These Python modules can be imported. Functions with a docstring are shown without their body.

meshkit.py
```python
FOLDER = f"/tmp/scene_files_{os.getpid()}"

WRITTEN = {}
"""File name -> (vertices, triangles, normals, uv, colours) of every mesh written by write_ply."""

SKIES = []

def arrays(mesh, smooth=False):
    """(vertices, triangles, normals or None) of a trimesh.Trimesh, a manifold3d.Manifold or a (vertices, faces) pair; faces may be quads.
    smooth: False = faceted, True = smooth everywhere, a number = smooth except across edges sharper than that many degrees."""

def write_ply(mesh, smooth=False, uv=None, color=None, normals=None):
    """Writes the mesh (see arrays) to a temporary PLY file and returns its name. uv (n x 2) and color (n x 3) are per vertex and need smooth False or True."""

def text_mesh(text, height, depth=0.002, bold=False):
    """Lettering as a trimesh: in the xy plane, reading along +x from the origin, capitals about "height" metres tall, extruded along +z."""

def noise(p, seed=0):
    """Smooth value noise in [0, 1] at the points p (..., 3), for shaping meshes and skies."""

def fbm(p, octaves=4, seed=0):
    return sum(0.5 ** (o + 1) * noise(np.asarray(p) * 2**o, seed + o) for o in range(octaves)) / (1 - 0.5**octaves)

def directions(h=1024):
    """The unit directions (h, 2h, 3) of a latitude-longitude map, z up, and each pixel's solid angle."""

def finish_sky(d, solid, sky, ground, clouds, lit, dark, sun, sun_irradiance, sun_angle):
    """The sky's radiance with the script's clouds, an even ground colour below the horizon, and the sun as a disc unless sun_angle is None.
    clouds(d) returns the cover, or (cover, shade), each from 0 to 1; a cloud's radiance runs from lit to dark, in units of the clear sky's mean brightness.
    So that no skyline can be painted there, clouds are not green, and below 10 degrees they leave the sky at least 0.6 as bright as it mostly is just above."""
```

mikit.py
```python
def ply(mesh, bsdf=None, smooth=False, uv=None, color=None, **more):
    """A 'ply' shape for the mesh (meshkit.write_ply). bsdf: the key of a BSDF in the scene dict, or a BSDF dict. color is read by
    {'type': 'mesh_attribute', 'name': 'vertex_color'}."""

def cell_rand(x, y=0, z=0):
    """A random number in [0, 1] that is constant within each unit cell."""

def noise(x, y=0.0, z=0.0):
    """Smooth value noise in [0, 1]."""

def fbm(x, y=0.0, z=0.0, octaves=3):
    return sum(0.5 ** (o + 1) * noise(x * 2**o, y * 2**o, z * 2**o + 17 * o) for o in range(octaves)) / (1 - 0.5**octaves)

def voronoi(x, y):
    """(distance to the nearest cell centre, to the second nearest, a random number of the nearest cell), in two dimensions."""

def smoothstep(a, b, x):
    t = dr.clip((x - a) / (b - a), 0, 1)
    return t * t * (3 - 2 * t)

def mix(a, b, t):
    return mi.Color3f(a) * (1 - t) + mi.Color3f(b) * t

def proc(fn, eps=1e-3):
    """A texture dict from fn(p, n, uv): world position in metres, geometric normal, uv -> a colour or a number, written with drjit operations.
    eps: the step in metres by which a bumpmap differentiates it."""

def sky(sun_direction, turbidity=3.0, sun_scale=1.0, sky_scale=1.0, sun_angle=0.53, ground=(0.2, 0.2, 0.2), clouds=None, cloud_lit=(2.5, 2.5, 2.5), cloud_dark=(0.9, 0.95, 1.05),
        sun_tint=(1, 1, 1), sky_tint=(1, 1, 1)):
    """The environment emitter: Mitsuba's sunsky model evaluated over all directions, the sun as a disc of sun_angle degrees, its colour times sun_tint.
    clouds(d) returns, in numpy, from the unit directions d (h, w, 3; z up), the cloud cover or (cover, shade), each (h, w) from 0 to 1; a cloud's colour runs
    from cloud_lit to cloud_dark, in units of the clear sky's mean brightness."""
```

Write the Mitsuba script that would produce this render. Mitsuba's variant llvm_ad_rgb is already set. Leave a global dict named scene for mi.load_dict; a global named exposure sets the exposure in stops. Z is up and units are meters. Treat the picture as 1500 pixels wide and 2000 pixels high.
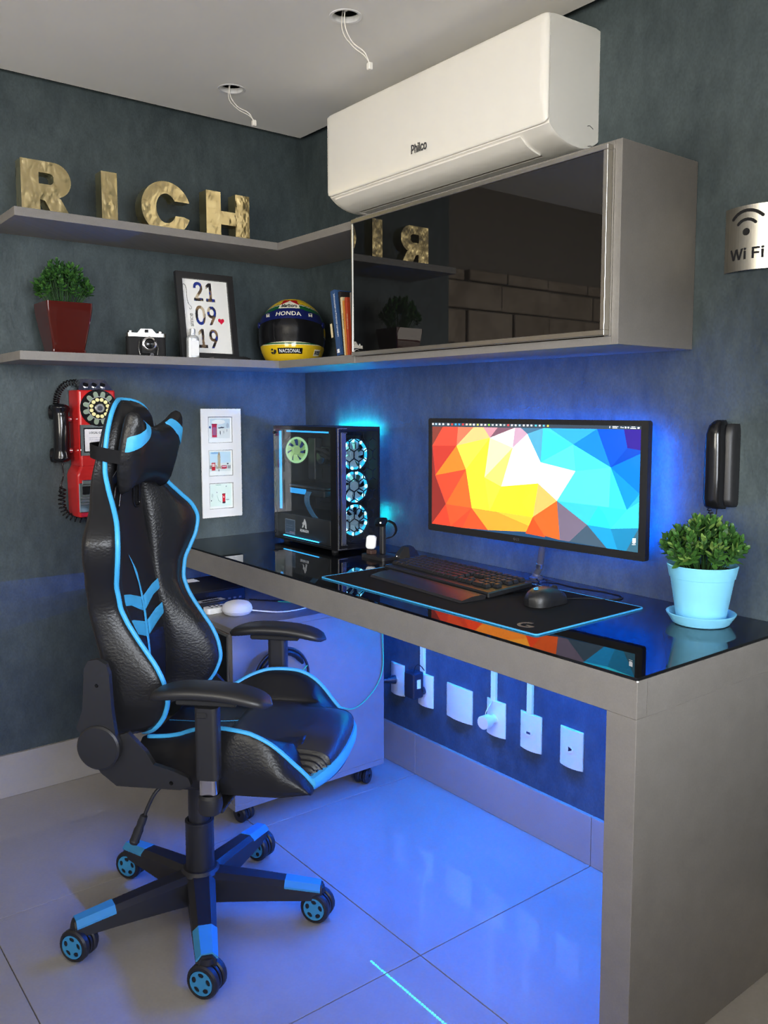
import math
import numpy as np
import trimesh
import manifold3d as m3
import shapely
import shapely.geometry as sg
import shapely.affinity as sa
from scipy.spatial import Delaunay
import drjit as dr
import mitsuba as mi
import mikit
import meshkit
from mikit import proc, fbm, noise, mix, smoothstep, cell_rand, voronoi

# ------------------------------------------------------------------ camera, light, exposure
T = mi.ScalarTransform4f
RNG = np.random.default_rng(7)
EYE = np.array([2.79913, -1.78321, 1.23276])
YAW, PITCH, FPX = math.radians(51.5685), math.radians(-5.301), 1647.33
DIR = np.array([-math.sin(YAW) * math.cos(PITCH), math.cos(YAW) * math.cos(PITCH), math.sin(PITCH)])
scene = {
    'camera': {'type': 'perspective', 'fov': math.degrees(2 * math.atan(750 / FPX)), 'fov_axis': 'x', 'near_clip': 0.02, 'far_clip': 50.0,
               'principal_point_offset_x': -18.81 / 1500, 'principal_point_offset_y': 48.91 / 2000,
               'to_world': T().look_at(origin=EYE.tolist(), target=(EYE + DIR).tolist(), up=[0, 0, 1])},
}
labels = {}
exposure = 0.0
# daylight: radiance of the two bright window panes behind the camera
WINDOW_BACK = (14.4, 13.7, 12.0)      # wall behind the camera
WINDOW_SIDE = (26.5, 28.0, 30.0)      # wall to the right of the camera
LED_BLUE = np.array([0.0, 0.12, 1.0])
LED_DESK, LED_SCREEN, LED_CASE = 3100.0, 280.0, 1400.0


def daylight(key, o, X, Y, rgb, weight):
    """A bright pane of a window: a rectangle at o spanned by the half vectors X and Y, shining along X x Y."""
    m = (np.array([o - X - Y, o + X - Y, o + X + Y, o - X + Y]), np.array([[0, 1, 2], [0, 2, 3]]))
    scene[key] = mikit.ply(m, {'type': 'diffuse', 'reflectance': {'type': 'rgb', 'value': [0.1] * 3}}, emitter={'type': 'area', 'radiance': {'type': 'rgb', 'value': list(rgb)}, 'sampling_weight': weight})


V3 = lambda *a: np.array(a, float)
for k in range(2):
    daylight(f'window_1__pane{"_001" if k else ""}', V3(2.27 + 0.78 * k, -3.37, 1.50), V3(-0.36, 0, 0), V3(0, 0, 0.55), WINDOW_BACK, 6.0)
    daylight(f'window_2__pane{"_001" if k else ""}', V3(3.47, -1.81 + 0.62 * k, 1.45), V3(0, -0.28, 0), V3(0, 0, 0.55), WINDOW_SIDE, 6.0)

# ------------------------------------------------------------------ materials
def rgb(c):
    return {'type': 'rgb', 'value': [float(x) for x in c]}


def lin(r, g, b):
    """sRGB 0-255 to linear."""
    return tuple(x / 12.92 if x <= 0.04045 else ((x + 0.055) / 1.055) ** 2.4 for x in (r / 255, g / 255, b / 255))


def mat(name, color, rough=0.5, spec=0.5, metal=0.0, **more):
    d = {'type': 'principled', 'base_color': color if isinstance(color, dict) else rgb(color), 'roughness': rough, 'metallic': metal, **more}
    if not metal:
        d['specular'] = spec
    scene[name] = {'type': 'twosided', 'bsdf': d}
    return name


def gloss(name, color, ior=1.5):
    scene[name] = {'type': 'plastic', 'diffuse_reflectance': color if isinstance(color, dict) else rgb(color), 'int_ior': ior, 'nonlinear': False}
    return name


def bumped(name, scale, fn, eps=1e-3):
    inner = scene[name]['bsdf'] if scene[name]['type'] == 'twosided' else scene[name]
    b = {'type': 'bumpmap', 'arbitrary': proc(fn, eps), 'scale': scale, 'nested_bsdf': inner}
    scene[name] = {'type': 'twosided', 'bsdf': b}


def wallpaper(p, n, uv):
    s = p.x + p.y
    a = fbm(s * 9.0, p.z * 4.0, 3.0, octaves=4)
    b = fbm(s * 42.0, p.z * 20.0, 9.0, octaves=3)
    c = noise(s * 300.0, p.z * 200.0, 1.0)
    t = dr.clip(0.5 + (a - 0.5) * 1.3 + (b - 0.5) * 0.9, 0, 1)
    col = mix((0.036, 0.050, 0.055), (0.062, 0.082, 0.087), t)
    return col * (0.9 + 0.2 * c)


def plaster(p, n, uv):
    t = fbm(p.x * 3.0, p.y * 3.0, p.z * 3.0, octaves=3)
    return mix((0.70, 0.685, 0.655), (0.76, 0.745, 0.715), t)


def laminate_tex(p, n, uv):
    t = fbm((p.x + p.y) * 30, p.z * 30, 2.0, octaves=3) * 0.6 + noise((p.x + p.y) * 500, p.z * 500, 0.0) * 0.4
    return mix((0.172, 0.160, 0.146), (0.206, 0.192, 0.176), t)


def porcelain(p, n, uv):
    a = fbm(p.x * 5, p.y * 5, p.z * 5 + 4, octaves=4)
    b = noise(p.x * 260, p.y * 260, p.z * 260)
    return mix((0.33, 0.305, 0.275), (0.39, 0.362, 0.33), a) * (0.97 + 0.06 * b)


mat('m_wallpaper', proc(wallpaper), 0.55, 0.35)
bumped('m_wallpaper', 0.0012, lambda p, n, uv: fbm((p.x + p.y) * 120, p.z * 70, 0.0, octaves=3))
mat('m_ceiling', proc(plaster), 0.9, 0.1)
mat('m_laminate', proc(laminate_tex), 0.5, 0.35)
gloss('m_porcelain', proc(porcelain), 1.5)
mat('m_grout', (0.10, 0.09, 0.08), 0.9, 0.1)
mat('m_dark_void', (0.02, 0.02, 0.02), 0.9, 0.1)
gloss('m_black_glass', (0.004, 0.004, 0.005), 1.55)
gloss('m_mirror_glass', (0.004, 0.004, 0.004), 1.85)
mat('m_aluminium', (0.62, 0.60, 0.54), 0.32, metal=1.0)
mat('m_chrome', (0.85, 0.85, 0.86), 0.08, metal=1.0)
mat('m_slat', (0.15, 0.14, 0.13), 0.6, 0.3)
mat('m_steel', (0.55, 0.54, 0.52), 0.3, metal=1.0)
mat('m_white_plastic', (0.87, 0.84, 0.77), 0.32, 0.5)
mat('m_white', (0.80, 0.80, 0.80), 0.4, 0.4)
mat('m_white_gloss', (0.82, 0.82, 0.82), 0.15, 0.5)
mat('m_black_plastic', (0.012, 0.012, 0.013), 0.42, 0.5)
mat('m_black_gloss', (0.006, 0.006, 0.007), 0.14, 0.5)
mat('m_black_matte', (0.012, 0.012, 0.013), 0.75, 0.3)
mat('m_grey_plastic', (0.05, 0.05, 0.055), 0.5, 0.5)
mat('m_leather', (0.009, 0.009, 0.010), 0.36, 0.32)
bumped('m_leather', 0.0006, lambda p, n, uv: fbm(p.x * 260, p.y * 260, p.z * 260, octaves=2), 5e-4)
mat('m_leather_panel', (0.012, 0.011, 0.012), 0.40, 0.9)
mat('m_blue_leather', lin(62, 158, 212), 0.45, 0.4)
mat('m_blue_plastic', lin(60, 140, 185), 0.4, 0.4)
mat('m_blue_ceramic', lin(128, 205, 240), 0.12, 0.5)
mat('m_gold', (0.88, 0.72, 0.38), 0.2, metal=1.0)
bumped('m_gold', 0.004, lambda p, n, uv: fbm(p.x * 45, p.y * 45, p.z * 25, octaves=3), 1e-3)
gloss('m_red_ceramic', (0.060, 0.008, 0.006), 1.5)
mat('m_red_enamel', (0.52, 0.018, 0.018), 0.18, 0.5)
mat('m_fabric_black', (0.009, 0.009, 0.010), 0.9, 0.1)
mat('m_soil', (0.03, 0.02, 0.015), 0.95, 0.1)
mat('m_silver_bottle', (0.72, 0.74, 0.75), 0.25, metal=0.6)
mat('m_paper_white', (0.78, 0.77, 0.74), 0.7, 0.2)
mat('m_brown', (0.05, 0.025, 0.018), 0.6, 0.4)
mat('m_print', {'type': 'mesh_attribute', 'name': 'vertex_color'}, 0.5, 0.3)
mat('m_print_gloss', {'type': 'mesh_attribute', 'name': 'vertex_color'}, 0.12, 0.5)
mat('m_green_wire', lin(70, 190, 140), 0.4, 0.4)
mat('m_dial_face', lin(135, 150, 130), 0.4, 0.4)
mat('m_cream', lin(240, 232, 165), 0.4, 0.4)
scene['m_leaf'] = {'type': 'twosided', 'bsdf': {'type': 'principled', 'base_color': rgb(lin(62, 104, 44)), 'roughness': 0.4, 'specular': 0.4}}
scene['m_leaf_light'] = {'type': 'twosided', 'bsdf': {'type': 'principled', 'base_color': rgb(lin(112, 142, 70)), 'roughness': 0.4, 'specular': 0.4}}
scene['m_leaf_dark'] = {'type': 'twosided', 'bsdf': {'type': 'principled', 'base_color': rgb(lin(40, 74, 34)), 'roughness': 0.45, 'specular': 0.4}}
scene['m_tinted_glass'] = {'type': 'thindielectric', 'int_ior': 1.5, 'specular_transmittance': rgb((0.55, 0.58, 0.6))}
scene['m_clear_glass'] = {'type': 'thindielectric', 'int_ior': 1.5}


def stone_tex(p, n, uv):
    t = fbm(p.y * 14, p.z * 14, p.x * 14, octaves=4)
    return mix((0.16, 0.12, 0.085), (0.36, 0.29, 0.22), t)


mat('m_stone', proc(stone_tex), 0.85, 0.2)
mat('m_dark_plaster', (0.17, 0.145, 0.12), 0.9, 0.1)

# ------------------------------------------------------------------ mesh helpers
def tm(v, f):
    return trimesh.Trimesh(np.asarray(v, float), np.asarray(f, int), process=False)


def cat(*ms):
    ms = [m for g in ms for m in (g if isinstance(g, (list, tuple)) else [g])]
    return trimesh.util.concatenate(ms)


def bx(x0, x1, y0, y1, z0, z1, b=0.0):
    """A box with chamfered edges."""
    if b <= 0:
        m = trimesh.creation.box(extents=[x1 - x0, y1 - y0, z1 - z0])
        m.apply_translation([(x0 + x1) / 2, (y0 + y1) / 2, (z0 + z1) / 2])
        return m
    pts = []
    for x, sx in ((x0, 1), (x1, -1)):
        for y, sy in ((y0, 1), (y1, -1)):
            for z, sz in ((z0, 1), (z1, -1)):
                pts += [(x, y + sy * b, z + sz * b), (x + sx * b, y, z + sz * b), (x + sx * b, y + sy * b, z)]
    return trimesh.convex.convex_hull(np.array(pts))


def place(m, o=(0, 0, 0), X=(1, 0, 0), Y=(0, 1, 0), Z=None):
    """The mesh with its axes turned to X, Y, Z and its origin to o."""
    X, Y = V3(*X), V3(*Y)
    Z = np.cross(X, Y) if Z is None else V3(*Z)
    R = np.array([X, Y, Z])
    v = np.asarray(m.vertices) @ R + V3(*o)
    f = np.asarray(m.faces)
    return tm(v, f[:, ::-1] if np.linalg.det(R) < 0 else f)


def moved(m, dx=0, dy=0, dz=0):
    return tm(np.asarray(m.vertices) + [dx, dy, dz], m.faces)


def loft(rings, caps=True):
    r = np.array(rings, float)
    k, n = r.shape[:2]
    v = r.reshape(-1, 3)
    i, j = np.meshgrid(np.arange(k - 1), np.arange(n), indexing='ij')
    a, b = i * n + j, i * n + (j + 1) % n
    f = np.concatenate([np.stack([a, b, b + n], -1).reshape(-1, 3), np.stack([a, b + n, a + n], -1).reshape(-1, 3)])
    if caps:
        v = np.vstack([v, r[0].mean(0), r[-1].mean(0)])
        c0, c1, q = k * n, k * n + 1, np.arange(n)
        f = np.concatenate([f, np.stack([q * 0 + c0, (q + 1) % n, q], -1), np.stack([q * 0 + c1, (k - 1) * n + q, (k - 1) * n + (q + 1) % n], -1)])
    m = tm(v, f)
    if caps and m.volume < 0:
        m = tm(v, f[:, ::-1])
    return m


def lathe(profile, n=32, c=(0, 0, 0), axis=(0, 0, 1)):
    """A closed profile of (radius, height) pairs turned about the axis through c."""
    z = V3(*axis) / np.linalg.norm(axis)
    x = np.cross(z, [0, 0, 1.0] if abs(z[2]) < 0.9 else [1.0, 0, 0])
    x /= np.linalg.norm(x)
    y = np.cross(z, x)
    t = np.arange(n) * 2 * np.pi / n
    hollow = profile[0][0] > 1e-4 and profile[-1][0] > 1e-4 and len(profile) > 2
    if hollow:
        profile = list(profile) + [profile[0]]
    rings = [V3(*c) + h * z + max(r, 1e-5) * (np.cos(t)[:, None] * x + np.sin(t)[:, None] * y) for r, h in profile]
    m = loft(rings, caps=not hollow)
    return tm(m.vertices, m.faces[:, ::-1]) if hollow and m.volume < 0 else m


def cyl(p0, p1, r, n=24, r1=None, bev=0.0):
    p0, p1 = V3(*p0), V3(*p1)
    L = np.linalg.norm(p1 - p0)
    r1 = r if r1 is None else r1
    prof = [(0, 0), (r, 0), (r1, L), (0, L)] if not bev else [(0, 0), (r - bev, 0), (r, bev), (r1, L - bev), (r1 - bev, L), (0, L)]
    return lathe(prof, n, p0, p1 - p0)


def spline(pts, n=40, closed=False):
    """A Catmull-Rom curve through the points."""
    p = np.array(pts, float)
    q = np.vstack([p[-1], p, p[0], p[1]]) if closed else np.vstack([2 * p[0] - p[1], p, 2 * p[-1] - p[-2]])
    s = np.linspace(0, len(q) - 3, n, endpoint=not closed) if n else np.arange(len(p))
    i = np.minimum(s.astype(int), len(q) - 4)
    t = (s - i)[:, None]
    a, b, c, d = q[i], q[i + 1], q[i + 2], q[i + 3]
    return 0.5 * (2 * b + (c - a) * t + (2 * a - 5 * b + 4 * c - d) * t**2 + (3 * b - a - 3 * c + d) * t**3)


def tube(pts, r, sides=8, closed=False):
    p = np.array(pts, float)
    r = np.broadcast_to(r, (len(p),))
    t = (np.roll(p, -1, 0) - np.roll(p, 1, 0)) if closed else np.gradient(p, axis=0)
    t /= np.linalg.norm(t, axis=1, keepdims=True) + 1e-12
    a = np.cross(t[0], [0, 0, 1.0] if abs(t[0][2]) < 0.9 else [1.0, 0, 0])
    ring, ang = [], np.arange(sides) * 2 * np.pi / sides
    for k in range(len(p)):
        a = a - t[k] * (a @ t[k])
        a /= np.linalg.norm(a) + 1e-12
        b = np.cross(t[k], a)
        ring.append(p[k] + r[k] * (np.cos(ang)[:, None] * a + np.sin(ang)[:, None] * b))
    if closed:
        ring.append(ring[0])
    return loft(ring, caps=not closed)


def helix(path, R, turns, r, per=12, sides=6):
    """A coiled cord about a curve."""
    p = spline(path, int(turns * per))
    t = np.gradient(p, axis=0)
    t /= np.linalg.norm(t, axis=1, keepdims=True)
    a = np.cross(t, [0.3, 0.9, 0.1])
    a /= np.linalg.norm(a, axis=1, keepdims=True)
    b = np.cross(t, a)
    w = np.linspace(0, turns * 2 * np.pi, len(p))[:, None]
    return tube(p + R * (np.cos(w) * a + np.sin(w) * b), r, sides)


def poly(pts):
    g = pts if hasattr(pts, 'geom_type') else sg.Polygon(pts)
    return g if g.is_valid else g.buffer(0)


def prism(shape, h, o=(0, 0, 0), X=(1, 0, 0), Y=(0, 1, 0)):
    """A polygon of the plane (o; X, Y) thickened by h along X x Y."""
    g = poly(shape)
    m = cat([trimesh.creation.extrude_polygon(q, h, engine='earcut') for q in getattr(g, 'geoms', [g])])
    return place(m, o, X, Y)


def rrect(x0, x1, y0, y1, r, n=6):
    return sg.box(x0 + r, y0 + r, x1 - r, y1 - r).buffer(r, quad_segs=n)


def disc(x, y, r, n=12):
    return sg.Point(x, y).buffer(r, quad_segs=n)


def text(s, h, o, X, Y, depth=0.001, bold=False, center=False, width=None):
    m = meshkit.text_mesh(s, h, depth, bold)
    v = np.array(m.vertices)
    if width:
        v[:, 0] *= width / np.ptp(v[:, 0])
    if center:
        v[:, 0] -= (v[:, 0].min() + v[:, 0].max()) / 2
    return place(tm(v, m.faces), o, X, Y)


def pics(items, o, X, Y, lift=0.0002):
    """Flat print: (polygon, sRGB colour) pairs laid on the plane (o; X, Y); later ones lie above. Returns mesh and colours."""
    vs, fs, cs, at = [], [], [], 0
    N = np.cross(V3(*X), V3(*Y))
    N /= np.linalg.norm(N)
    for k, (shape, col) in enumerate(items):
        g = poly(shape)
        for q in getattr(g, 'geoms', [g]):
            if q.is_empty:
                continue
            v2, f = trimesh.creation.triangulate_polygon(q, engine='earcut')
            v = V3(*o) + v2[:, :1] * V3(*X) + v2[:, 1:2] * V3(*Y) + N * (lift * k)
            a = v[f[0]]
            if np.cross(a[1] - a[0], a[2] - a[0]) @ N < 0:
                f = f[:, ::-1]
            vs.append(v), fs.append(f + at), cs.append(np.tile(lin(*col), (len(v), 1)))
            at += len(v)
    return tm(np.vstack(vs), np.vstack(fs)), np.vstack(cs)


def inflate(shape, t, step, power=0.5, dmax=None):
    """A cushion: front and back sheets over the polygon, thickest inside. Returns (points, heights, triangles, outline count)."""
    g = poly(shape)
    line = g.exterior
    n = max(12, int(line.length / step))
    edge = np.array([line.interpolate(k / n, True).coords[0] for k in range(n)])
    x0, y0, x1, y1 = g.bounds
    gx, gy = np.meshgrid(np.arange(x0, x1, step), np.arange(y0, y1, step))
    pts = np.stack([gx.ravel(), gy.ravel()], 1)
    inside = shapely.contains_xy(g.buffer(-step * 0.45), pts[:, 0], pts[:, 1])
    pts = np.vstack([edge, pts[inside]])
    tri = Delaunay(pts).simplices
    c = pts[tri].mean(1)
    tri = tri[shapely.contains_xy(g.buffer(1e-5), c[:, 0], c[:, 1])]
    d = np.array([line.distance(sg.Point(*q)) for q in pts])
    d[:n] = 0
    dm = dmax or d.max()
    h = t * (1 - (1 - np.clip(d / dm, 0, 1)) ** 2) ** power
    a, b, cc = pts[tri[:, 0]], pts[tri[:, 1]], pts[tri[:, 2]]
    s = (b - a)[:, 0] * (cc - a)[:, 1] - (b - a)[:, 1] * (cc - a)[:, 0]
    tri = np.where((s < 0)[:, None], tri[:, ::-1], tri)
    return pts, h, tri, n


def cut(m, *tools):
    """Boolean difference."""
    def man(q):
        q = trimesh.Trimesh(q.vertices, q.faces, process=True)
        q.merge_vertices()
        return m3.Manifold(m3.Mesh(np.asarray(q.vertices, np.float32), np.asarray(q.faces, np.uint32)))
    a = man(m)
    for t in tools:
        a = a - man(t)
    r = a.to_mesh()
    return tm(r.vert_properties[:, :3], r.tri_verts)


# ------------------------------------------------------------------ scene bookkeeping
def free(key):
    if key not in scene and key not in labels:
        return key
    k = 1
    while f'{key}_{k:03d}' in scene or f'{key}_{k:03d}' in labels:
        k += 1
    return f'{key}_{k:03d}'


def thing(name, label, category, group=None):
    key = free(name)
    labels[key] = {'label': label, 'category': category, **({'group': group} if group else {})}
    return key


def put(key, mesh, bsdf, smooth=30, **more):
    key = free(key)
    scene[key] = mikit.ply(mesh, bsdf, smooth, **more)
    return key


def part(parent, name, mesh, bsdf, smooth=30, label=None, kind=None, **more):
    key = put(f'{parent}__{name}', mesh, bsdf, smooth, **more)
    if label or kind:
        labels[key] = {**({'label': label} if label else {}), **({'kind': kind} if kind else {})}
    return key


def struct(name, mesh, bsdf, smooth=30, label=None):
    scene[name] = mikit.ply(mesh, bsdf, smooth)
    labels[name] = {'kind': 'structure', **({'label': label} if label else {})}
    return name


def glow(m, radiance, weight=1.0, base=(0.05, 0.05, 0.05), **kw):
    return mikit.ply(m, {'type': 'diffuse', 'reflectance': rgb(base)}, emitter={'type': 'area', 'radiance': rgb(radiance) if not isinstance(radiance, dict) else radiance, 'sampling_weight': weight}, **kw)

# ------------------------------------------------------------------ the room
H, HB, GAP = 2.237, 0.138, 0.0346
XR, YB, LEND = 3.5, -3.4, -1.34
struct('wall_right', bx(-0.1, XR + 0.1, 0, 0.1, -0.05, 2.45), 'm_wallpaper', False, 'teal grey textured wall behind the desk')
struct('wall_left', bx(-0.1, 0, LEND, 0, -0.05, 2.45), 'm_wallpaper', False, 'teal grey textured wall behind the red payphone')
# stone-clad wall beyond the end of the left wall, seen only in reflections
w2 = struct('wall_left_2', bx(-0.16, -0.05, YB - 0.1, LEND, -0.05, 2.45), 'm_dark_plaster', False)
zz, row = 0.0, 0
while zz < 1.84:
    hh = min(0.155 if row % 2 else 0.125, 1.86 - zz)
    yy = LEND - (0.13 if row % 2 else 0.0)
    if row % 2:
        part(w2, 'stone', bx(-0.06, -0.03 + 0.02 * RNG.random(), LEND - 0.125, LEND - 0.004, zz + 0.004, zz + hh - 0.004, 0.004), 'm_stone', False)
    while yy > YB + 0.05:
        ll = min(0.2 + 0.16 * RNG.random(), yy - YB)
        part(w2, 'stone', bx(-0.06, -0.03 + 0.025 * RNG.random(), yy - ll + 0.004, yy - 0.004, zz + 0.004, zz + hh - 0.004, 0.004), 'm_stone', False)
        yy -= ll
    zz += hh
    row += 1

# walls with the windows behind and to the right of the camera
def holed_wall(axis, at, span, holes):
    g = sg.box(span[0], -0.05, span[1], 2.45)
    for a, b, c, d in holes:
        g = g.difference(sg.box(a, c, b, d))
    if axis == 'y':
        return prism(g, 0.1, (0, at, 0), (1, 0, 0), (0, 0, 1))
    return prism(g, 0.1, (at, 0, 0), (0, 1, 0), (0, 0, 1))


mat('m_light_wall', (0.50, 0.48, 0.44), 0.8, 0.2)
struct('wall_back', holed_wall('y', YB, (-0.2, XR + 0.1), [(1.87, 3.45, 0.92, 2.08)]), 'm_light_wall', False)
struct('wall_far', holed_wall('x', XR, (YB - 0.1, 0), [(-2.13, -0.87, 0.87, 2.03)]), 'm_light_wall', False)


def window_frame(key, u0, u1, z0, z1, fn):
    labels[key] = {'kind': 'structure'}
    w, d = 0.03, 0.05
    um = (u0 + u1) / 2
    for a, b, c, e in ((u0, u1, z0, z0 + w), (u0, u1, z1 - w, z1), (u0, u0 + w, z0 + w, z1 - w), (u1 - w, u1, z0 + w, z1 - w), (um - w, um + w, z0 + w, z1 - w)):
        part(key, 'frame', fn(a, b, c, e, d), 'm_white', False)


window_frame('window_1', 1.87, 3.45, 0.92, 2.08, lambda a, b, c, e, d: bx(a, b, YB + 0.0, YB + d, c, e, 0.003))
window_frame('window_2', -2.13, -0.87, 0.87, 2.03, lambda a, b, c, e, d: bx(XR - d, XR - 0.0, a, b, c, e, 0.003))

bl = 'window_2__added_blind'
for z in np.arange(0.885, 2.03, 0.030):  # slats added to hold back upward and level light from the side panes
    t = math.radians(10)
    part('window_2', 'added_slat', place(bx(-0.030, 0.030, -2.12, -0.88, -0.0005, 0.0005), (XR - 0.088, 0, z), (math.cos(t), 0, math.sin(t)), (0, 1, 0)), 'm_slat', False)
# unseen furniture added only to keep window daylight off the floor and lower walls
sb1 = thing('added_sideboard', 'unseen white unit added behind the viewer to shade the floor from the back window', 'added_sideboard')
part(sb1, 'carcass', bx(0.35, 2.55, -2.68, -2.24, 0.06, 1.08, 0.002), 'm_white', False)
part(sb1, 'plinth', bx(0.38, 2.52, -2.65, -2.28, 0.0005, 0.0598), 'm_black_matte', False)
for q in range(4):
    part(sb1, 'door', bx(0.355 + q * 0.549, 0.355 + q * 0.549 + 0.544, -2.2398, -2.222, 0.065, 1.075, 0.002), 'm_white', False)
sb2 = thing('added_low_cabinet', 'unseen low white cabinet added to shade the floor and desk leg from the side window', 'cabinet')  # added light blocker: darkens the lower leg panel and the floor
part(sb2, 'carcass', bx(2.86, 3.26, -1.42, -0.12, 0.06, 0.60, 0.002), 'm_white', False)
part(sb2, 'plinth', bx(2.88, 3.24, -1.40, -0.14, 0.0005, 0.0598), 'm_black_matte', False)
for q in range(3):
    part(sb2, 'door', bx(2.842, 2.8598, -1.415 + q * 0.431, -1.415 + q * 0.431 + 0.427, 0.065, 0.595, 0.002), 'm_white', False)
uc = thing('added_wall_cupboard', 'unseen grey brown wall unit added to keep side window light off the wall cabinet', 'cupboard')  # added out of view to block side daylight from the cabinet side
part(uc, 'carcass', bx(2.25, 3.05, -0.62, -0.001, 1.37, 1.86, 0.001), 'm_laminate', False)
part(uc, 'door', bx(2.253, 2.648, -0.638, -0.6202, 1.373, 1.857, 0.001), 'm_laminate', False)
part(uc, 'door', bx(2.652, 3.047, -0.638, -0.6202, 1.373, 1.857, 0.001), 'm_laminate', False)
# floor: porcelain tiles on dark grout
TX, TY, TS = 0.6858, -0.6141, 0.7378
struct('floor', bx(-0.2, XR + 0.1, YB - 0.1, 0.1, -0.05, -0.0025), 'm_grout', False, 'glossy beige porcelain tiled floor')
xs = [-0.05] + [TX + k * TS for k in range(4)] + [XR]
ys = [YB] + [TY + k * TS for k in range(-3, 1)] + [-0.0]
for i in range(len(xs) - 1):
    for j in range(len(ys) - 1):
        g = 0.0011
        part('floor', 'tile', bx(xs[i] + g, xs[i + 1] - g, ys[j] + g, ys[j + 1] - g, -0.009, 0.0, 0.0006), 'm_porcelain', False)
for name, axis in (('baseboard_right', 0), ('baseboard_left', 1)):
    labels[name] = {'kind': 'structure'}
    ends = [0.013] + [TX + k * TS for k in range(4)] + [XR] if axis == 0 else [LEND, TY - 0.0, -0.013]
    for a, b in zip(ends, ends[1:]):
        m = bx(a + 0.0008, b - 0.0008, -0.013, -0.0005, 0.0005, HB, 0.001) if axis == 0 else bx(0.0005, 0.013, a + 0.0008, b - 0.0008, 0.0005, HB, 0.001)
        part(name, 'tile', m, 'm_porcelain', False)
# ceiling: plasterboard slab with a shadow gap along the walls, two round lamp holes
holes = [(0.944, -0.468, 0.036), (0.315, -0.465, 0.036)]
g = sg.box(GAP, YB, XR, -GAP)
for x, y, r in holes:
    g = g.difference(disc(x, y, r, 10))
struct('ceiling', cat(prism(g, 0.015, (0, 0, H)), bx(-0.2, XR + 0.1, YB - 0.1, 0.1, 2.40, 2.45), bx(-0.2, GAP - 0.001, YB, LEND, H, 2.4)), 'm_ceiling', False, 'grey white plasterboard ceiling with a shadow gap')
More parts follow.
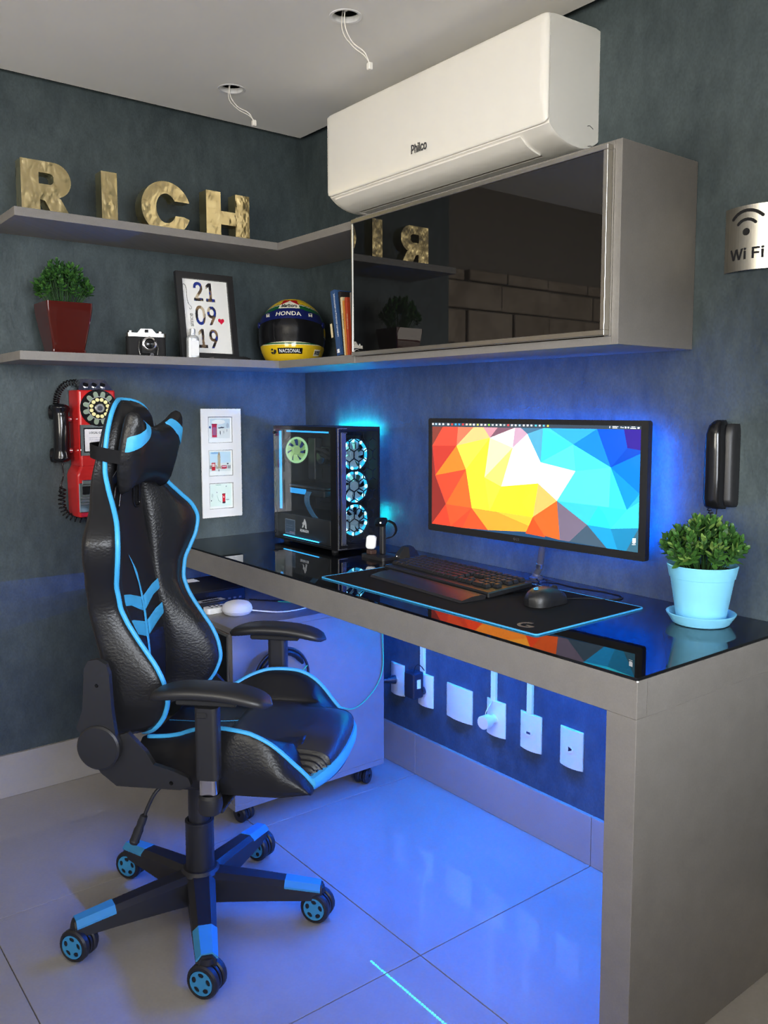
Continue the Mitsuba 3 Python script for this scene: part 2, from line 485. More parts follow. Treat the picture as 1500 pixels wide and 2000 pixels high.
# lamp holes with loose wires
wires = [[(0.93, -0.462, 2.30), (0.925, -0.467, 2.215), (0.955, -0.457, 2.165), (0.985, -0.440, 2.135), (1.0, -0.432, 2.110)],
         [(0.958, -0.470, 2.30), (0.952, -0.478, 2.220), (0.965, -0.465, 2.170), (0.992, -0.445, 2.140), (1.0, -0.434, 2.110)]]
for k, (x, y, r) in enumerate(holes):
    c = thing('downlight_opening', ['round ceiling lamp hole with two hanging wires, beside the air conditioner', 'round ceiling lamp hole with hanging wires, further from the air conditioner'][k], 'lamp hole', 'open lamp holes in the ceiling')
    ring = [(r - 0.001, 0.012), (r - 0.001, -0.001), (r + 0.006, -0.0015), (r + 0.007, 0.0), (r + 0.007, 0.012)]
    part(c, 'rim', lathe([(a, b + H) for a, b in ring], 32, (x, y, 0)), 'm_white', 30)
    part(c, 'bracket', bx(x - 0.03, x + 0.03, y + 0.008, y + 0.014, H + 0.02, H + 0.045, 0.002), 'm_steel', False)
    for w in wires:
        q = np.array(w) + [x - 0.944, y + 0.468, 0]
        if k == 1:
            q[:, 2] = H + (q[:, 2] - H) * 0.85
            q[:, :2] += (q[:, :2] - [x, y]) * 0.2
        part(c, 'wire', tube(spline(q, 24), 0.0016, 6), 'm_white_plastic', True)
    e = q[-1]
    part(c, 'connector', bx(e[0] - 0.007, e[0] + 0.007, e[1] - 0.006, e[1] + 0.006, e[2] - 0.014, e[2] + 0.004, 0.002), 'm_white_plastic', False)

# ------------------------------------------------------------------ shelves and wall cabinet
SD = 0.2845
for nm, z0, z1, lab, xe in (('corner_shelf', 1.7641, 1.7889, 'upper grey brown corner shelf holding the gold letters', 0.722), ('corner_shelf', 1.3699, 1.3951, 'lower grey brown corner shelf holding the plant, camera, helmet and books', 0.722)):
    s = thing(nm, lab, 'shelf', 'grey brown corner shelves')
    part(s, 'board', bx(0.0005, SD, -1.121, -SD - 0.0004, z0, z1, 0.0008), 'm_laminate', False)
    part(s, 'board', bx(0.0005, xe, -SD, -0.0005, z0, z1, 0.0008), 'm_laminate', False)
CX0, CX1, CZ0, CZ1, CD = 0.7225, 1.6734, 1.3699, 1.7951, 0.2807
c = thing('wall_cabinet', 'grey brown wall cabinet with a black glass flap door in a thin metal frame', 'cabinet')
part(c, 'bottom_panel', bx(CX0, CX1 - 0.019, -CD, -0.0005, CZ0, CZ0 + 0.018, 0.0006), 'm_laminate', False)
part(c, 'top_panel', bx(CX0, CX1 - 0.019, -CD, -0.0005, CZ1 - 0.018, CZ1, 0.0006), 'm_laminate', False)
part(c, 'side_panel', bx(CX1 - 0.0185, CX1, -CD, -0.0005, CZ0, CZ1, 0.0006), 'm_laminate', False)
part(c, 'side_panel', bx(CX0, CX0 + 0.018, -CD + 0.001, -0.0005, CZ0 + 0.0185, CZ1 - 0.0185), 'm_laminate', False)
part(c, 'side_panel', bx(CX1 - 0.0375, CX1 - 0.0195, -CD, -0.0005, CZ0 + 0.0185, CZ1 - 0.0185), 'm_laminate', False)
part(c, 'back_panel', bx(CX0 + 0.018, CX1 - 0.037, -0.012, -0.002, CZ0 + 0.018, CZ1 - 0.018), 'm_laminate', False)
DX0, DX1, DZ0, DZ1, DY = 0.7265, 1.6505, 1.3895, 1.786, -CD - 0.019
fw = 0.0115
d = f'{c}__door'
scene[d] = mikit.ply(bx(DX0 + fw * 0.5, DX1 - fw * 0.5, DY + 0.003, -CD - 0.002, DZ0 + fw * 0.5, DZ1 - fw * 0.5), 'm_mirror_glass', False)
labels[d] = {'label': 'black glass door'}
for a, b, e, f in ((DX0, DX1, DZ0, DZ0 + fw), (DX0, DX1, DZ1 - fw, DZ1), (DX0, DX0 + fw * 0.6, DZ0 + fw, DZ1 - fw), (DX1 - fw, DX1, DZ0 + fw, DZ1 - fw)):
    part(d, 'frame', bx(a, b, DY, -CD - 0.001, e, f, 0.001), 'm_aluminium', False, label='thin aluminium frame')

# ------------------------------------------------------------------ air conditioner
AX0, AX1, AZ0, AZ1 = 0.452, 1.388, 1.876, 2.177
def ac_ring(x, s, prof):
    """The side outline (y, z) drawn in by s towards the middle, at x."""
    p = np.array(prof)
    c0 = V3(-0.1, 2.03)
    q = p.copy()
    q[:, 0] = np.where(p[:, 0] < -0.03, p[:, 0] + s * (c0[0] - p[:, 0]) * 1.2, p[:, 0])
    q[:, 1] = p[:, 1] + s * (c0[1] - p[:, 1])
    return np.stack([np.full(len(q), x), q[:, 0], q[:, 1]], 1)


a = thing('air_conditioner', 'white split air conditioner mounted above the black glass cabinet', 'air conditioner')
body = [(-0.0005, 1.905), (-0.0005, 2.178), (-0.02, 2.181), (-0.182, 2.172), (-0.188, 2.168), (-0.188, 2.0), (-0.188, 1.9155), (-0.158, 1.894), (-0.118, 1.8805), (-0.07, 1.8765), (-0.035, 1.8835)]
body = spline(body[:1] + body[1:3], 6).tolist() + spline(body[3:6] + body[6:], 40).tolist()
body = [(-0.0005, 1.905), (-0.0005, 2.178), (-0.02, 2.181)] + [tuple(q) for q in spline([(-0.17, 2.175), (-0.188, 2.160), (-0.188, 2.05), (-0.1885, 1.9155)], 14)] + [tuple(q) for q in spline([(-0.184, 1.912), (-0.158, 1.894), (-0.118, 1.8805), (-0.07, 1.8765), (-0.035, 1.8835), (-0.004, 1.901)], 24)]
xsr = [(AX0, 0.10), (AX0 + 0.004, 0.045), (AX0 + 0.012, 0.015), (AX0 + 0.03, 0.0), (AX1 - 0.03, 0.0), (AX1 - 0.012, 0.015), (AX1 - 0.004, 0.045), (AX1, 0.10)]
xsr = [(AX0, 0.035), (AX0 + 0.004, 0.014), (AX0 + 0.012, 0.004), (AX0 + 0.025, 0.0), (AX1 - 0.025, 0.0), (AX1 - 0.010, 0.003), (AX1 - 0.002, 0.010), (AX1, 0.018)]
shell = loft([ac_ring(x, s, body) for x, s in xsr])
# recesses: the groove below the front panel and the air outlet
shell = cut(shell, bx(AX0 + 0.035, AX1 - 0.10, -0.105, -0.05, 1.84, 1.905))
part(a, 'body', shell, 'm_white_plastic', 35)
fp = [tuple(q) for q in spline([(-0.186, 2.1745), (-0.199, 2.166), (-0.2035, 2.12), (-0.2035, 2.0), (-0.2005, 1.945), (-0.1965, 1.921), (-0.190, 1.918)], 30)]
prof = [(-0.1895, 2.171)] + fp + [(-0.1895, 1.92)]
def fp_ring(x, s, dz):
    p = np.array(prof)
    return np.stack([np.full(len(p), x), np.maximum(p[:, 0], -0.2035 + s) if s else p[:, 0], p[:, 1] - dz * (p[:, 1] - 2.045) / 0.13], 1)
part(a, 'front_panel', loft([fp_ring(AX0 - 0.0005, 0.0125, 0.012), fp_ring(AX0 + 0.001, 0.0095, 0.007), fp_ring(AX0 + 0.006, 0.0045, 0.003), fp_ring(AX0 + 0.014, 0.001, 0.001), fp_ring(AX0 + 0.024, 0.0, 0.0),
                                 fp_ring(AX1 - 0.02, 0.0, 0.0), fp_ring(AX1 - 0.011, 0.001, 0.001), fp_ring(AX1 - 0.004, 0.0045, 0.003), fp_ring(AX1 + 0.0005, 0.0095, 0.007), fp_ring(AX1 + 0.001, 0.0125, 0.012)]), 'm_white_plastic', 40)
lv = [tuple(q) for q in spline([(-0.1855, 1.9105), (-0.162, 1.893), (-0.135, 1.883), (-0.11, 1.8785)], 10)]
lvp = lv + [(y * 1.0, z + 0.004) for y, z in lv[::-1]]
part(a, 'louver', loft([np.stack([np.full(len(lvp), x), [q[0] for q in lvp], [q[1] - 0.0035 for q in lvp]], 1) for x in (AX0 + 0.03, AX1 - 0.095)]), 'm_white_plastic', 30)
part(a, 'outlet_vane', bx(AX0 + 0.036, AX1 - 0.102, -0.088, -0.058, 1.8785, 1.8825, 0.0015), 'm_white_plastic', False)
part(a, 'clip', tube(spline([(AX1 + 0.0002, -0.045, 1.937), (AX1 + 0.0003, -0.035, 1.9395), (AX1 + 0.0002, -0.022, 1.934)], 8), 0.0008, 5), 'm_grey_plastic', True)
part(a, 'clip', tube(spline([(AX1 - 0.001, -0.045, 1.888), (AX1 + 0.0005, -0.03, 1.891), (AX1 + 0.0002, -0.02, 1.888)], 8), 0.0009, 5), 'm_grey_plastic', True)
part(a, 'logo', text('Philco', 0.0235, (0.887, -0.2034, 1.9545), (1, 0, 0), (0, 0, 1), 0.0008, bold=True, width=0.067), 'm_grey_plastic', False, label='dark brand lettering')

# ------------------------------------------------------------------ desk
DXR, DD, ZW, AP = 1.9424, 0.5613, 0.7590, 0.690
d = thing('desk', 'long grey brown desk with a black glass top, solid leg panel at the right end', 'desk')
part(d, 'apron', bx(0.0005, DXR, -DD, -DD + 0.03, AP, ZW, 0.0008), 'm_laminate', False)
part(d, 'top', bx(0.0005, DXR, -DD + 0.0302, -0.0005, AP, ZW), 'm_laminate', False)
part(d, 'leg_panel', bx(DXR - 0.0643, DXR, -DD, -0.0135, 0.0005, AP - 0.0003, 0.0008), 'm_laminate', False)
part(d, 'glass_top', bx(0.001, DXR - 0.0005, -DD + 0.0005, -0.001, ZW + 0.0003, ZW + 0.006, 0.0008), 'm_black_glass', False, label='black glass top')
for xy in ((DXR - 0.012, -DD + 0.010),):
    part(d, 'glass_bumper', cyl((DXR + 0.0003, -DD - 0.0003, ZW - 0.0006), (DXR + 0.0003, -DD - 0.0003, ZW + 0.0015), 0.0022, 10), 'm_clear_drop' if 'm_clear_drop' in scene else 'm_white', True)
ZT = ZW + 0.006
part(d, 'grommet', lathe([(0.021, 0.0), (0.021, 0.003), (0.024, 0.0042), (0.029, 0.0035), (0.031, 0.0)], 32, (1.258, -0.060, ZT + 0.0002)), 'm_black_plastic', 30, label='round black cable grommet')

# LED strip under the desk top, near the wall
l = thing('led_strip', 'blue LED strip glued under the desk top near the wall', 'LED strip')
part(l, 'backing', bx(0.565, 1.872, -0.122, -0.112, 0.6885, 0.6898), 'm_white', False)
leds = [bx(x - 0.0026, x + 0.0026, -0.1200, -0.1140, 0.6865, 0.6884) for x in np.arange(0.575, 1.868, 0.0124)]
k = f'{l}__diode_row'
scene[k] = glow(cat(leds), LED_BLUE * LED_DESK + [0.0, 2.0, 0.0], 5.0, smooth=False)
labels[k] = {'kind': 'stuff', 'label': 'row of glowing blue diodes'}

# ------------------------------------------------------------------ rolling pedestal under the desk
PX0, PX1, PY0, PY1, PZ0, PZ1 = 0.10, 0.6615, -0.677, -0.128, 0.060, 0.6057
p = thing('rolling_cabinet', 'grey brown cabinet on castors under the left end of the desk', 'cabinet')
part(p, 'top_panel', bx(PX0, PX1, PY0, PY1, PZ1 - 0.018, PZ1, 0.0008), 'm_laminate', False)
part(p, 'bottom_panel', bx(PX0, PX1, PY0, PY1, PZ0, PZ0 + 0.018, 0.0008), 'm_laminate', False)
part(p, 'side_panel', bx(PX1 - 0.018, PX1, PY0, PY1, PZ0 + 0.0183, PZ1 - 0.0183, 0.0004), 'm_laminate', False)
part(p, 'side_panel', bx(PX0, PX0 + 0.018, PY0, PY1, PZ0 + 0.0183, PZ1 - 0.0183, 0.0004), 'm_laminate', False)
part(p, 'back_panel', bx(PX0 + 0.0183, PX1 - 0.0183, PY1 - 0.012, PY1 - 0.001, PZ0 + 0.0183, PZ1 - 0.0183), 'm_laminate', False)
d = f'{p}__door'
scene[d] = mikit.ply(bx(PX0 + 0.028, PX1 - 0.028, PY0 + 0.004, PY0 + 0.010, PZ0 + 0.028, PZ1 - 0.028), 'm_black_glass', False)
labels[d] = {'label': 'black glass door'}
for q in (bx(PX0 + 0.0185, PX1 - 0.0185, PY0 - 0.004, PY0 + 0.012, PZ1 - 0.029, PZ1 - 0.0187, 0.001), bx(PX0 + 0.0185, PX1 - 0.0185, PY0 - 0.004, PY0 + 0.012, PZ0 + 0.0187, PZ0 + 0.029, 0.001),
          bx(PX0 + 0.0185, PX0 + 0.029, PY0 - 0.004, PY0 + 0.012, PZ0 + 0.0292, PZ1 - 0.0292, 0.001), bx(PX1 - 0.029, PX1 - 0.0187, PY0 - 0.004, PY0 + 0.012, PZ0 + 0.0292, PZ1 - 0.0292, 0.001)):
    part(d, 'frame', q, 'm_aluminium', False, label='thin aluminium frame')
for cx, cy, ang in ((PX1 - 0.035, PY1 - 0.06, 0.5), (PX1 - 0.05, PY0 + 0.055, 1.9), (PX0 + 0.05, PY0 + 0.055, 0.2), (PX0 + 0.05, PY1 - 0.06, 1.2)):
    k = f'{p}__castor'
    k = free(k)
    ax = V3(math.cos(ang), math.sin(ang), 0)
    scene[k] = mikit.ply(cat(bx(cx - 0.017, cx + 0.017, cy - 0.017, cy + 0.017, PZ0 - 0.004, PZ0 - 0.0004), cyl((cx, cy, 0.03), (cx, cy, PZ0 - 0.004), 0.008, 12), lathe([(0.010, -0.004), (0.022, -0.004), (0.022, 0.004), (0.010, 0.004)], 20, (cx, cy, 0.026), ax)), 'm_black_plastic', 30)
    for s in (-1, 1):
        part(k, 'wheel', lathe([(0.008, -0.008), (0.021, -0.008), (0.0255, -0.004), (0.0255, 0.005), (0.021, 0.009), (0.006, 0.0095)], 24, V3(cx, cy, 0.0257) + ax * s * 0.0135, ax * s), 'm_black_plastic', 30)

# ------------------------------------------------------------------ gaming chair; local axes: f forward, l to the sitter's left, z up
CO, CA = V3(0.975, -0.935, 0), math.radians(43.5)
CF, CL = V3(math.cos(CA), math.sin(CA), 0), V3(-math.sin(CA), math.cos(CA), 0)
def ch(m):
    return place(m, CO, CF, CL, (0, 0, 1))


chair = thing('gaming_chair', 'black and light blue racing style office chair with a winged head pillow', 'chair')
#        z      fp     wp     fc     wi     fb     e: how far the side reaches behind the piping
BACK = [(0.492, -0.120, 0.085, -0.128, 0.060, -0.185, 0.040),
        (0.505, -0.082, 0.120, -0.120, 0.085, -0.195, 0.070),
        (0.530, -0.038, 0.153, -0.118, 0.098, -0.205, 0.105),
        (0.565, -0.012, 0.161, -0.117, 0.104, -0.210, 0.130),
        (0.600, -0.002, 0.168, -0.116, 0.105, -0.212, 0.140),
        (0.635, -0.008, 0.170, -0.115, 0.105, -0.212, 0.136),
        (0.670, -0.023, 0.171, -0.117, 0.104, -0.211, 0.126),
        (0.705, -0.046, 0.171, -0.120, 0.103, -0.210, 0.110),
        (0.740, -0.070, 0.171, -0.124, 0.102, -0.210, 0.094),
        (0.775, -0.090, 0.173, -0.129, 0.101, -0.210, 0.080),
        (0.810, -0.101, 0.178, -0.134, 0.101, -0.211, 0.073),
        (0.845, -0.101, 0.189, -0.140, 0.101, -0.212, 0.070),
        (0.880, -0.092, 0.206, -0.146, 0.102, -0.213, 0.072),
        (0.915, -0.082, 0.221, -0.152, 0.102, -0.214, 0.078),
        (0.950, -0.078, 0.226, -0.157, 0.101, -0.215, 0.079),
        (0.985, -0.086, 0.211, -0.161, 0.099, -0.216, 0.070),
        (1.020, -0.108, 0.180, -0.163, 0.096, -0.217, 0.054),
        (1.060, -0.134, 0.150, -0.158, 0.090, -0.217, 0.040),
        (1.100, -0.148, 0.134, -0.136, 0.084, -0.216, 0.026),
        (1.140, -0.151, 0.124, -0.120, 0.078, -0.212, 0.017),
        (1.180, -0.150, 0.114, -0.114, 0.070, -0.206, 0.012),
        (1.210, -0.149, 0.101, -0.114, 0.060, -0.200, 0.010),
        (1.232, -0.150, 0.083, -0.120, 0.046, -0.194, 0.008),
        (1.246, -0.155, 0.058, -0.136, 0.030, -0.188, 0.007),
        (1.2525, -0.164, 0.028, -0.158, 0.015, -0.178, 0.004)]
BT = np.array(BACK)
BZ = np.concatenate([np.linspace(0.492, 0.505, 3)[:-1], np.linspace(0.505, 1.20, 64), np.linspace(1.20, 1.2525, 14)[1:]])
from scipy.interpolate import PchipInterpolator
BI = dict(zip(('fp', 'wp', 'fc', 'wi', 'fb', 'e'), [PchipInterpolator(BT[:, 0], BT[:, k]) for k in range(1, 7)]))
def back_ring(z):
    fp, wp, fc, wi, fb, e = [float(BI[k](z)) for k in ('fp', 'wp', 'fc', 'wi', 'fb', 'e')]
    a = min(0.30 * e + 0.004, 0.028)
    b = max((0.86 * e - 0.38 * a) / 0.92, 0.002)
    wb = np.clip((-0.92 * fp + 0.38 * wp + e * 0.97 + 0.92 * fb) / 0.38, 0.015, wp * 0.85)
    half = [(0.0, fc), (wi * 0.55, fc - 0.001), (wi - 0.006, fc - 0.003), (wi, fc - 0.007), (wi + 0.006, fc + 0.25 * (fp - fc) - 0.003), ((wi + wp) / 2, fc + 0.72 * (fp - fc) + 0.004), (wp - 0.014, fp - 0.004), (wp - 0.004, fp - 0.001), (wp + 0.35 * a, fp - 0.12 * b),
            (wp + 0.9 * a, fp - 0.55 * b), (wp + a, fp - b), ((wp + a) * 0.55 + wb * 0.45, (fp - b) * 0.55 + fb * 0.45), (wb, fb), (wb * 0.5, fb - 0.003), (0.0, fb - 0.004)]
    c = spline(half, 46)
    c[0, 0] = c[-1, 0] = 0
    full = np.vstack([c, (c[1:-1] * [-1, 1])[::-1]])
    return np.stack([full[:, 1], full[:, 0], np.full(len(full), z)], 1)


backm = loft([back_ring(z) for z in BZ])
slot = rrect(-0.013, 0.013, -0.030, 0.030, 0.011)
cutters = [prism(slot, 0.3, (-0.32, s * 0.050, 1.030), (0, 1, -0.12 * s), (0, 0.12 * s, 1)) for s in (-1, 1)]
backm = cut(backm, *cutters)
b = f'{chair}__backrest'
scene[b] = mikit.ply(ch(backm), 'm_leather', 38)
labels[b] = {'label': 'black leather racing backrest'}
edge = [(float(BI['fp'](z)) + 0.002, float(BI['wp'](z)), z) for z in BZ if z > 0.4985]
path = edge + [(-0.172, 0.0, 1.2535)] + [(f, -w, z) for f, w, z in edge[::-1]]
part(b, 'piping', ch(tube(spline(path, 220), 0.0056, 8)), 'm_blue_leather', True, label='light blue piping')
for s in (-1, 1):
    zs = np.linspace(0.515, 1.2, 60)
    part(b, 'seam', ch(tube([(float(BI['fc'](z)) - 0.002, s * (float(BI['wi'](z)) + 0.003), z) for z in zs], 0.0012, 5)), 'm_grey_plastic', True)
    ringp = [(-0.158, s * 0.050 + y - 0.12 * s * (z), 1.030 + z) for y, z in np.array(rrect(-0.0145, 0.0145, -0.0325, 0.0325, 0.012).exterior.coords)[:-1]]
    part(b, 'slot_rim', ch(tube([(float(BI['fc'](q[2])) + 0.0005, q[1], q[2]) for q in ringp], 0.0028, 6, closed=True)), 'm_black_gloss', True)


def on_panel(shape, lift):
    """A thin leather patch on the centre panel of the backrest: (l, z) outline."""
    g = poly(shape).simplify(0.0003)
    pts, h, tri, n = inflate(g, 0.0022, 0.006, 0.5, 0.006)
    f = np.array([float(BI['fc'](z)) for z in pts[:, 1]])
    return tm(np.stack([f + lift + h, pts[:, 0], pts[:, 1]], 1), tri[:, ::-1] if True else tri)


blade = [(-0.030, 0.896), (-0.018, 0.865), (-0.008, 0.823), (-0.005, 0.768), (-0.009, 0.700), (-0.004, 0.640), (0.004, 0.640), (0.004, 0.696), (0.006, 0.758), (0.002, 0.806), (-0.004, 0.853)]
part(b, 'stripe', ch(on_panel(blade, 0.0012)), 'm_blue_leather', True, label='light blue blade stripe')
for s in (1, -1):
    for arm in ([(0.006, 0.789), (0.060, 0.806), (0.100, 0.813), (0.100, 0.787), (0.060, 0.780), (0.006, 0.755)], [(0.007, 0.730), (0.060, 0.746), (0.102, 0.752), (0.102, 0.725), (0.062, 0.714), (0.007, 0.694)]):
        part(b, 'stripe', ch(on_panel([(l * s, z) for l, z in arm], 0.0008)), 'm_blue_leather', True, label='light blue band')
# head pillow
half = [(0.0, 1.190), (0.045, 1.199), (0.085, 1.212), (0.117, 1.228), (0.127, 1.224), (0.134, 1.195), (0.137, 1.165), (0.136, 1.13), (0.128, 1.095), (0.116, 1.062), (0.108, 1.043), (0.098, 1.045), (0.07, 1.054), (0.0, 1.062)]
rightside = spline(half, 60)
outline = np.vstack([rightside, (rightside[1:-1] * [-1, 1])[::-1]])
pts, h, tri, n = inflate(outline, 0.034, 0.0065, 0.55, 0.05)
def pillow_f(l, z):
    return -0.122 + (z - 1.05) * 0.20 - 2.2 * np.maximum(np.abs(l) - 0.07, 0) ** 2 * 0 + 0.0
base_f = pillow_f(pts[:, 0], pts[:, 1])
nn = len(pts)
front = np.stack([base_f + h, pts[:, 0], pts[:, 1]], 1)
rear = np.stack([base_f - h * 0.7, pts[:, 0], pts[:, 1]], 1)
rear[:n] = front[:n]
pil = f'{chair}__head_pillow'
pm = trimesh.Trimesh(np.vstack([front, rear]), np.vstack([tri[:, ::-1], tri + nn]), process=False)
pm.merge_vertices()
if pm.volume < 0:
    pm.invert()
scene[pil] = mikit.ply(ch(pm), 'm_leather', True)
labels[pil] = {'label': 'black winged head pillow'}
for s in (-1, 1):
    band = [(0.050, 1.2000), (0.082, 1.2105), (0.100, 1.190), (0.118, 1.178), (0.1365, 1.171), (0.1362, 1.136), (0.110, 1.148), (0.080, 1.168)]
    g = sg.Polygon([(l * s, z) for l, z in band]).buffer(0).intersection(sg.Polygon(outline).buffer(-0.0008))
    q, hq, tq, nq = inflate(g, 0.001, 0.005, 0.5, 0.004)
    d = np.array([sg.Polygon(outline).exterior.distance(sg.Point(*r)) for r in q])
    hp = 0.034 * (1 - (1 - np.clip(d / 0.05, 0, 1)) ** 2) ** 0.55
    m = tm(np.stack([pillow_f(q[:, 0], q[:, 1]) + hp + 0.0016 + hq, q[:, 0], q[:, 1]], 1), tq[:, ::-1])
    part(pil, 'stripe', ch(m), 'm_blue_leather', True, label='light blue band')
strap = [(-0.150, s * w, z) for s, w, z in ()]
sp = [(-0.105, 0.130, 1.125), (-0.140, 0.139, 1.132), (-0.163, 0.140, 1.137), (-0.190, 0.110, 1.140), (-0.214, 0.060, 1.141), (-0.221, 0.0, 1.141)]
sp = spline(sp, 24)
sp = np.vstack([sp, (sp[:-1] * [1, -1, 1])[::-1]])
def ribbon(path, w, th):
    """A flat strap standing upright along the path."""
    p = np.array(path)
    t = np.gradient(p, axis=0)
    t /= np.linalg.norm(t, axis=1, keepdims=True)
    nrm = np.cross(t, [0, 0, 1.0])
    nrm /= np.linalg.norm(nrm, axis=1, keepdims=True)
    up = np.array([0, 0, w / 2])
    return loft(np.stack([p + nrm * th - up, p + nrm * th + up, p - nrm * th + up, p - nrm * th - up], 1))


part(pil, 'strap', ch(ribbon(sp, 0.030, 0.0012)), 'm_fabric_black', 40, label='elastic strap')

# seat: ridge line of the side bolsters (f, half width, height)
RIDGE = np.array([(-0.075, 0.135, 0.500), (-0.02, 0.148, 0.508), (0.02, 0.157, 0.518), (0.045, 0.169, 0.530), (0.069, 0.184, 0.542), (0.094, 0.196, 0.551), (0.118, 0.205, 0.556), (0.143, 0.209, 0.557), (0.167, 0.213, 0.556), (0.192, 0.215, 0.553),
                  (0.216, 0.215, 0.545), (0.241, 0.212, 0.531), (0.265, 0.206, 0.510), (0.29, 0.198, 0.483), (0.312, 0.192, 0.460), (0.330, 0.187, 0.436)])
RI = [PchipInterpolator(RIDGE[:, 0], RIDGE[:, k]) for k in (1, 2)]
def seat_ring(f):
    w, zp = float(RI[0](f)), float(RI[1](f))
    zc = 0.487 + 0.016 * np.clip(f / 0.25, 0, 1)
    zc = min(zc, zp + 0.06)
    wo, zb = 0.238 - 0.02 * np.clip((0.0 - f) / 0.08, 0, 1), 0.424
    wo = min(wo, w + 0.032)
    half = [(0.0, min(zc, zp - 0.004) if f > 0.29 else zc), (0.10, min(zc, zp - 0.004) if f > 0.29 else zc), (0.128, min(zc - 0.001, zp - 0.005)), (0.140, min(zc + 0.25 * (zp - zc), zp - 0.004)), ((0.14 + w) / 2 + 0.003, zp - 0.010 if zp - zc < 0.02 else zc + 0.78 * (zp - zc)), (w - 0.008, zp - 0.002), (w + 0.006, zp - 0.002),
            (wo - 0.004, zp - 0.35 * (zp - zb)), (wo, zp - 0.65 * (zp - zb)), (wo - 0.006, zb + 0.006), (wo - 0.03, zb), (0.0, zb - 0.002)]
    c = spline(half, 40)
    c[0, 0] = c[-1, 0] = 0
    full = np.vstack([c, (c[1:-1] * [-1, 1])[::-1]])
    return np.stack([np.full(len(full), f), full[:, 0], full[:, 1]], 1)


seatm = loft([seat_ring(f) for f in np.linspace(-0.075, 0.330, 60)])
s0 = f'{chair}__seat'
scene[s0] = mikit.ply(ch(seatm), 'm_leather', 40)
labels[s0] = {'label': 'black leather seat with raised side bolsters'}
# front cushion between the bolsters with the blue lip below it
def front_ring(l):
    k = 1 - (abs(l) / 0.190) ** 2.6
    ft, ww = 0.325 + 0.043 * k, 0.0
    top = 0.508 - 0.055 * (1 - k) ** 1.0
    return np.array([(0.10, l, 0.496), (0.20, l, 0.5025 - 0.004 * (1 - k)), (0.27, l, min(0.508, top + 0.004)), (0.315, l, top + 0.001), (ft - 0.012, l, top - 0.006), (ft, l, top - 0.020), (ft + 0.001, l, top - 0.036), (ft - 0.004, l, 0.455), (ft - 0.018, l, 0.446), (0.20, l, 0.44), (0.10, l, 0.45)])


def smooth_ring(r, n=44):
    return spline(r, n, closed=True)


ls = np.linspace(-0.132, 0.132, 34)
part(s0, 'front_cushion', ch(loft([smooth_ring(front_ring(l)) for l in ls])), 'm_leather_panel', 40, label='glossy front cushion')
# gathered leather at the front corners
for s in (-1, 1):
    rings = []
    for i, t in enumerate(np.linspace(0, 1, 30)):
        l = s * (0.130 + 0.056 * t)
        r = smooth_ring(front_ring(l), 36).copy()
        r[:, 0] += 0.003 * math.sin(t * 32) - 0.006 * t
        r[:, 2] = np.where(r[:, 2] > 0.46, r[:, 2] + 0.0022 * math.sin(t * 32 + 0.6) - 0.012 * t, r[:, 2])
        rings.append(r)
    part(s0, 'gathered_corner', ch(loft(rings)), 'm_leather', 40, label='gathered leather corner')
lip = []
for l in np.linspace(-0.192, 0.192, 50):
    k = 1 - (abs(l) / 0.194) ** 2.6
    ft = 0.327 + 0.043 * max(k, 0)
    zt, zb = 0.462 - 0.012 * (1 - k), 0.424
    lip.append(np.array([(ft - 0.03, l, zt), (ft + 0.002, l, zt + 0.003), (ft + 0.0065, l, zt - 0.006), (ft + 0.006, l, (zt + zb) / 2), (ft - 0.002, l, zb + 0.002), (ft - 0.02, l, zb - 0.001), (ft - 0.05, l, zb)]))
part(s0, 'front_lip', ch(loft(lip)), 'm_blue_leather', 50, label='light blue front lip')
for s in (-1, 1):
    ff = np.linspace(-0.06, 0.333, 60)
    part(s0, 'piping', ch(tube([(f, s * float(RI[0](min(f, 0.33))), float(RI[1](min(f, 0.33))) + 0.001) for f in ff], 0.0056, 8)), 'm_blue_leather', True, label='light blue piping')
part(s0, 'seam', ch(tube([(-0.07, 0.0, 0.4885), (0.0, 0.0, 0.489), (0.06, 0.0, 0.4925), (0.125, 0.0, 0.498)], 0.0010, 5)), 'm_blue_leather', True)
part(chair, 'seat_base', ch(cat(bx(-0.10, 0.26, -0.19, 0.19, 0.408, 0.4235, 0.004), bx(-0.07, 0.13, -0.085, 0.085, 0.372, 0.4075, 0.006))), 'm_black_plastic', False)

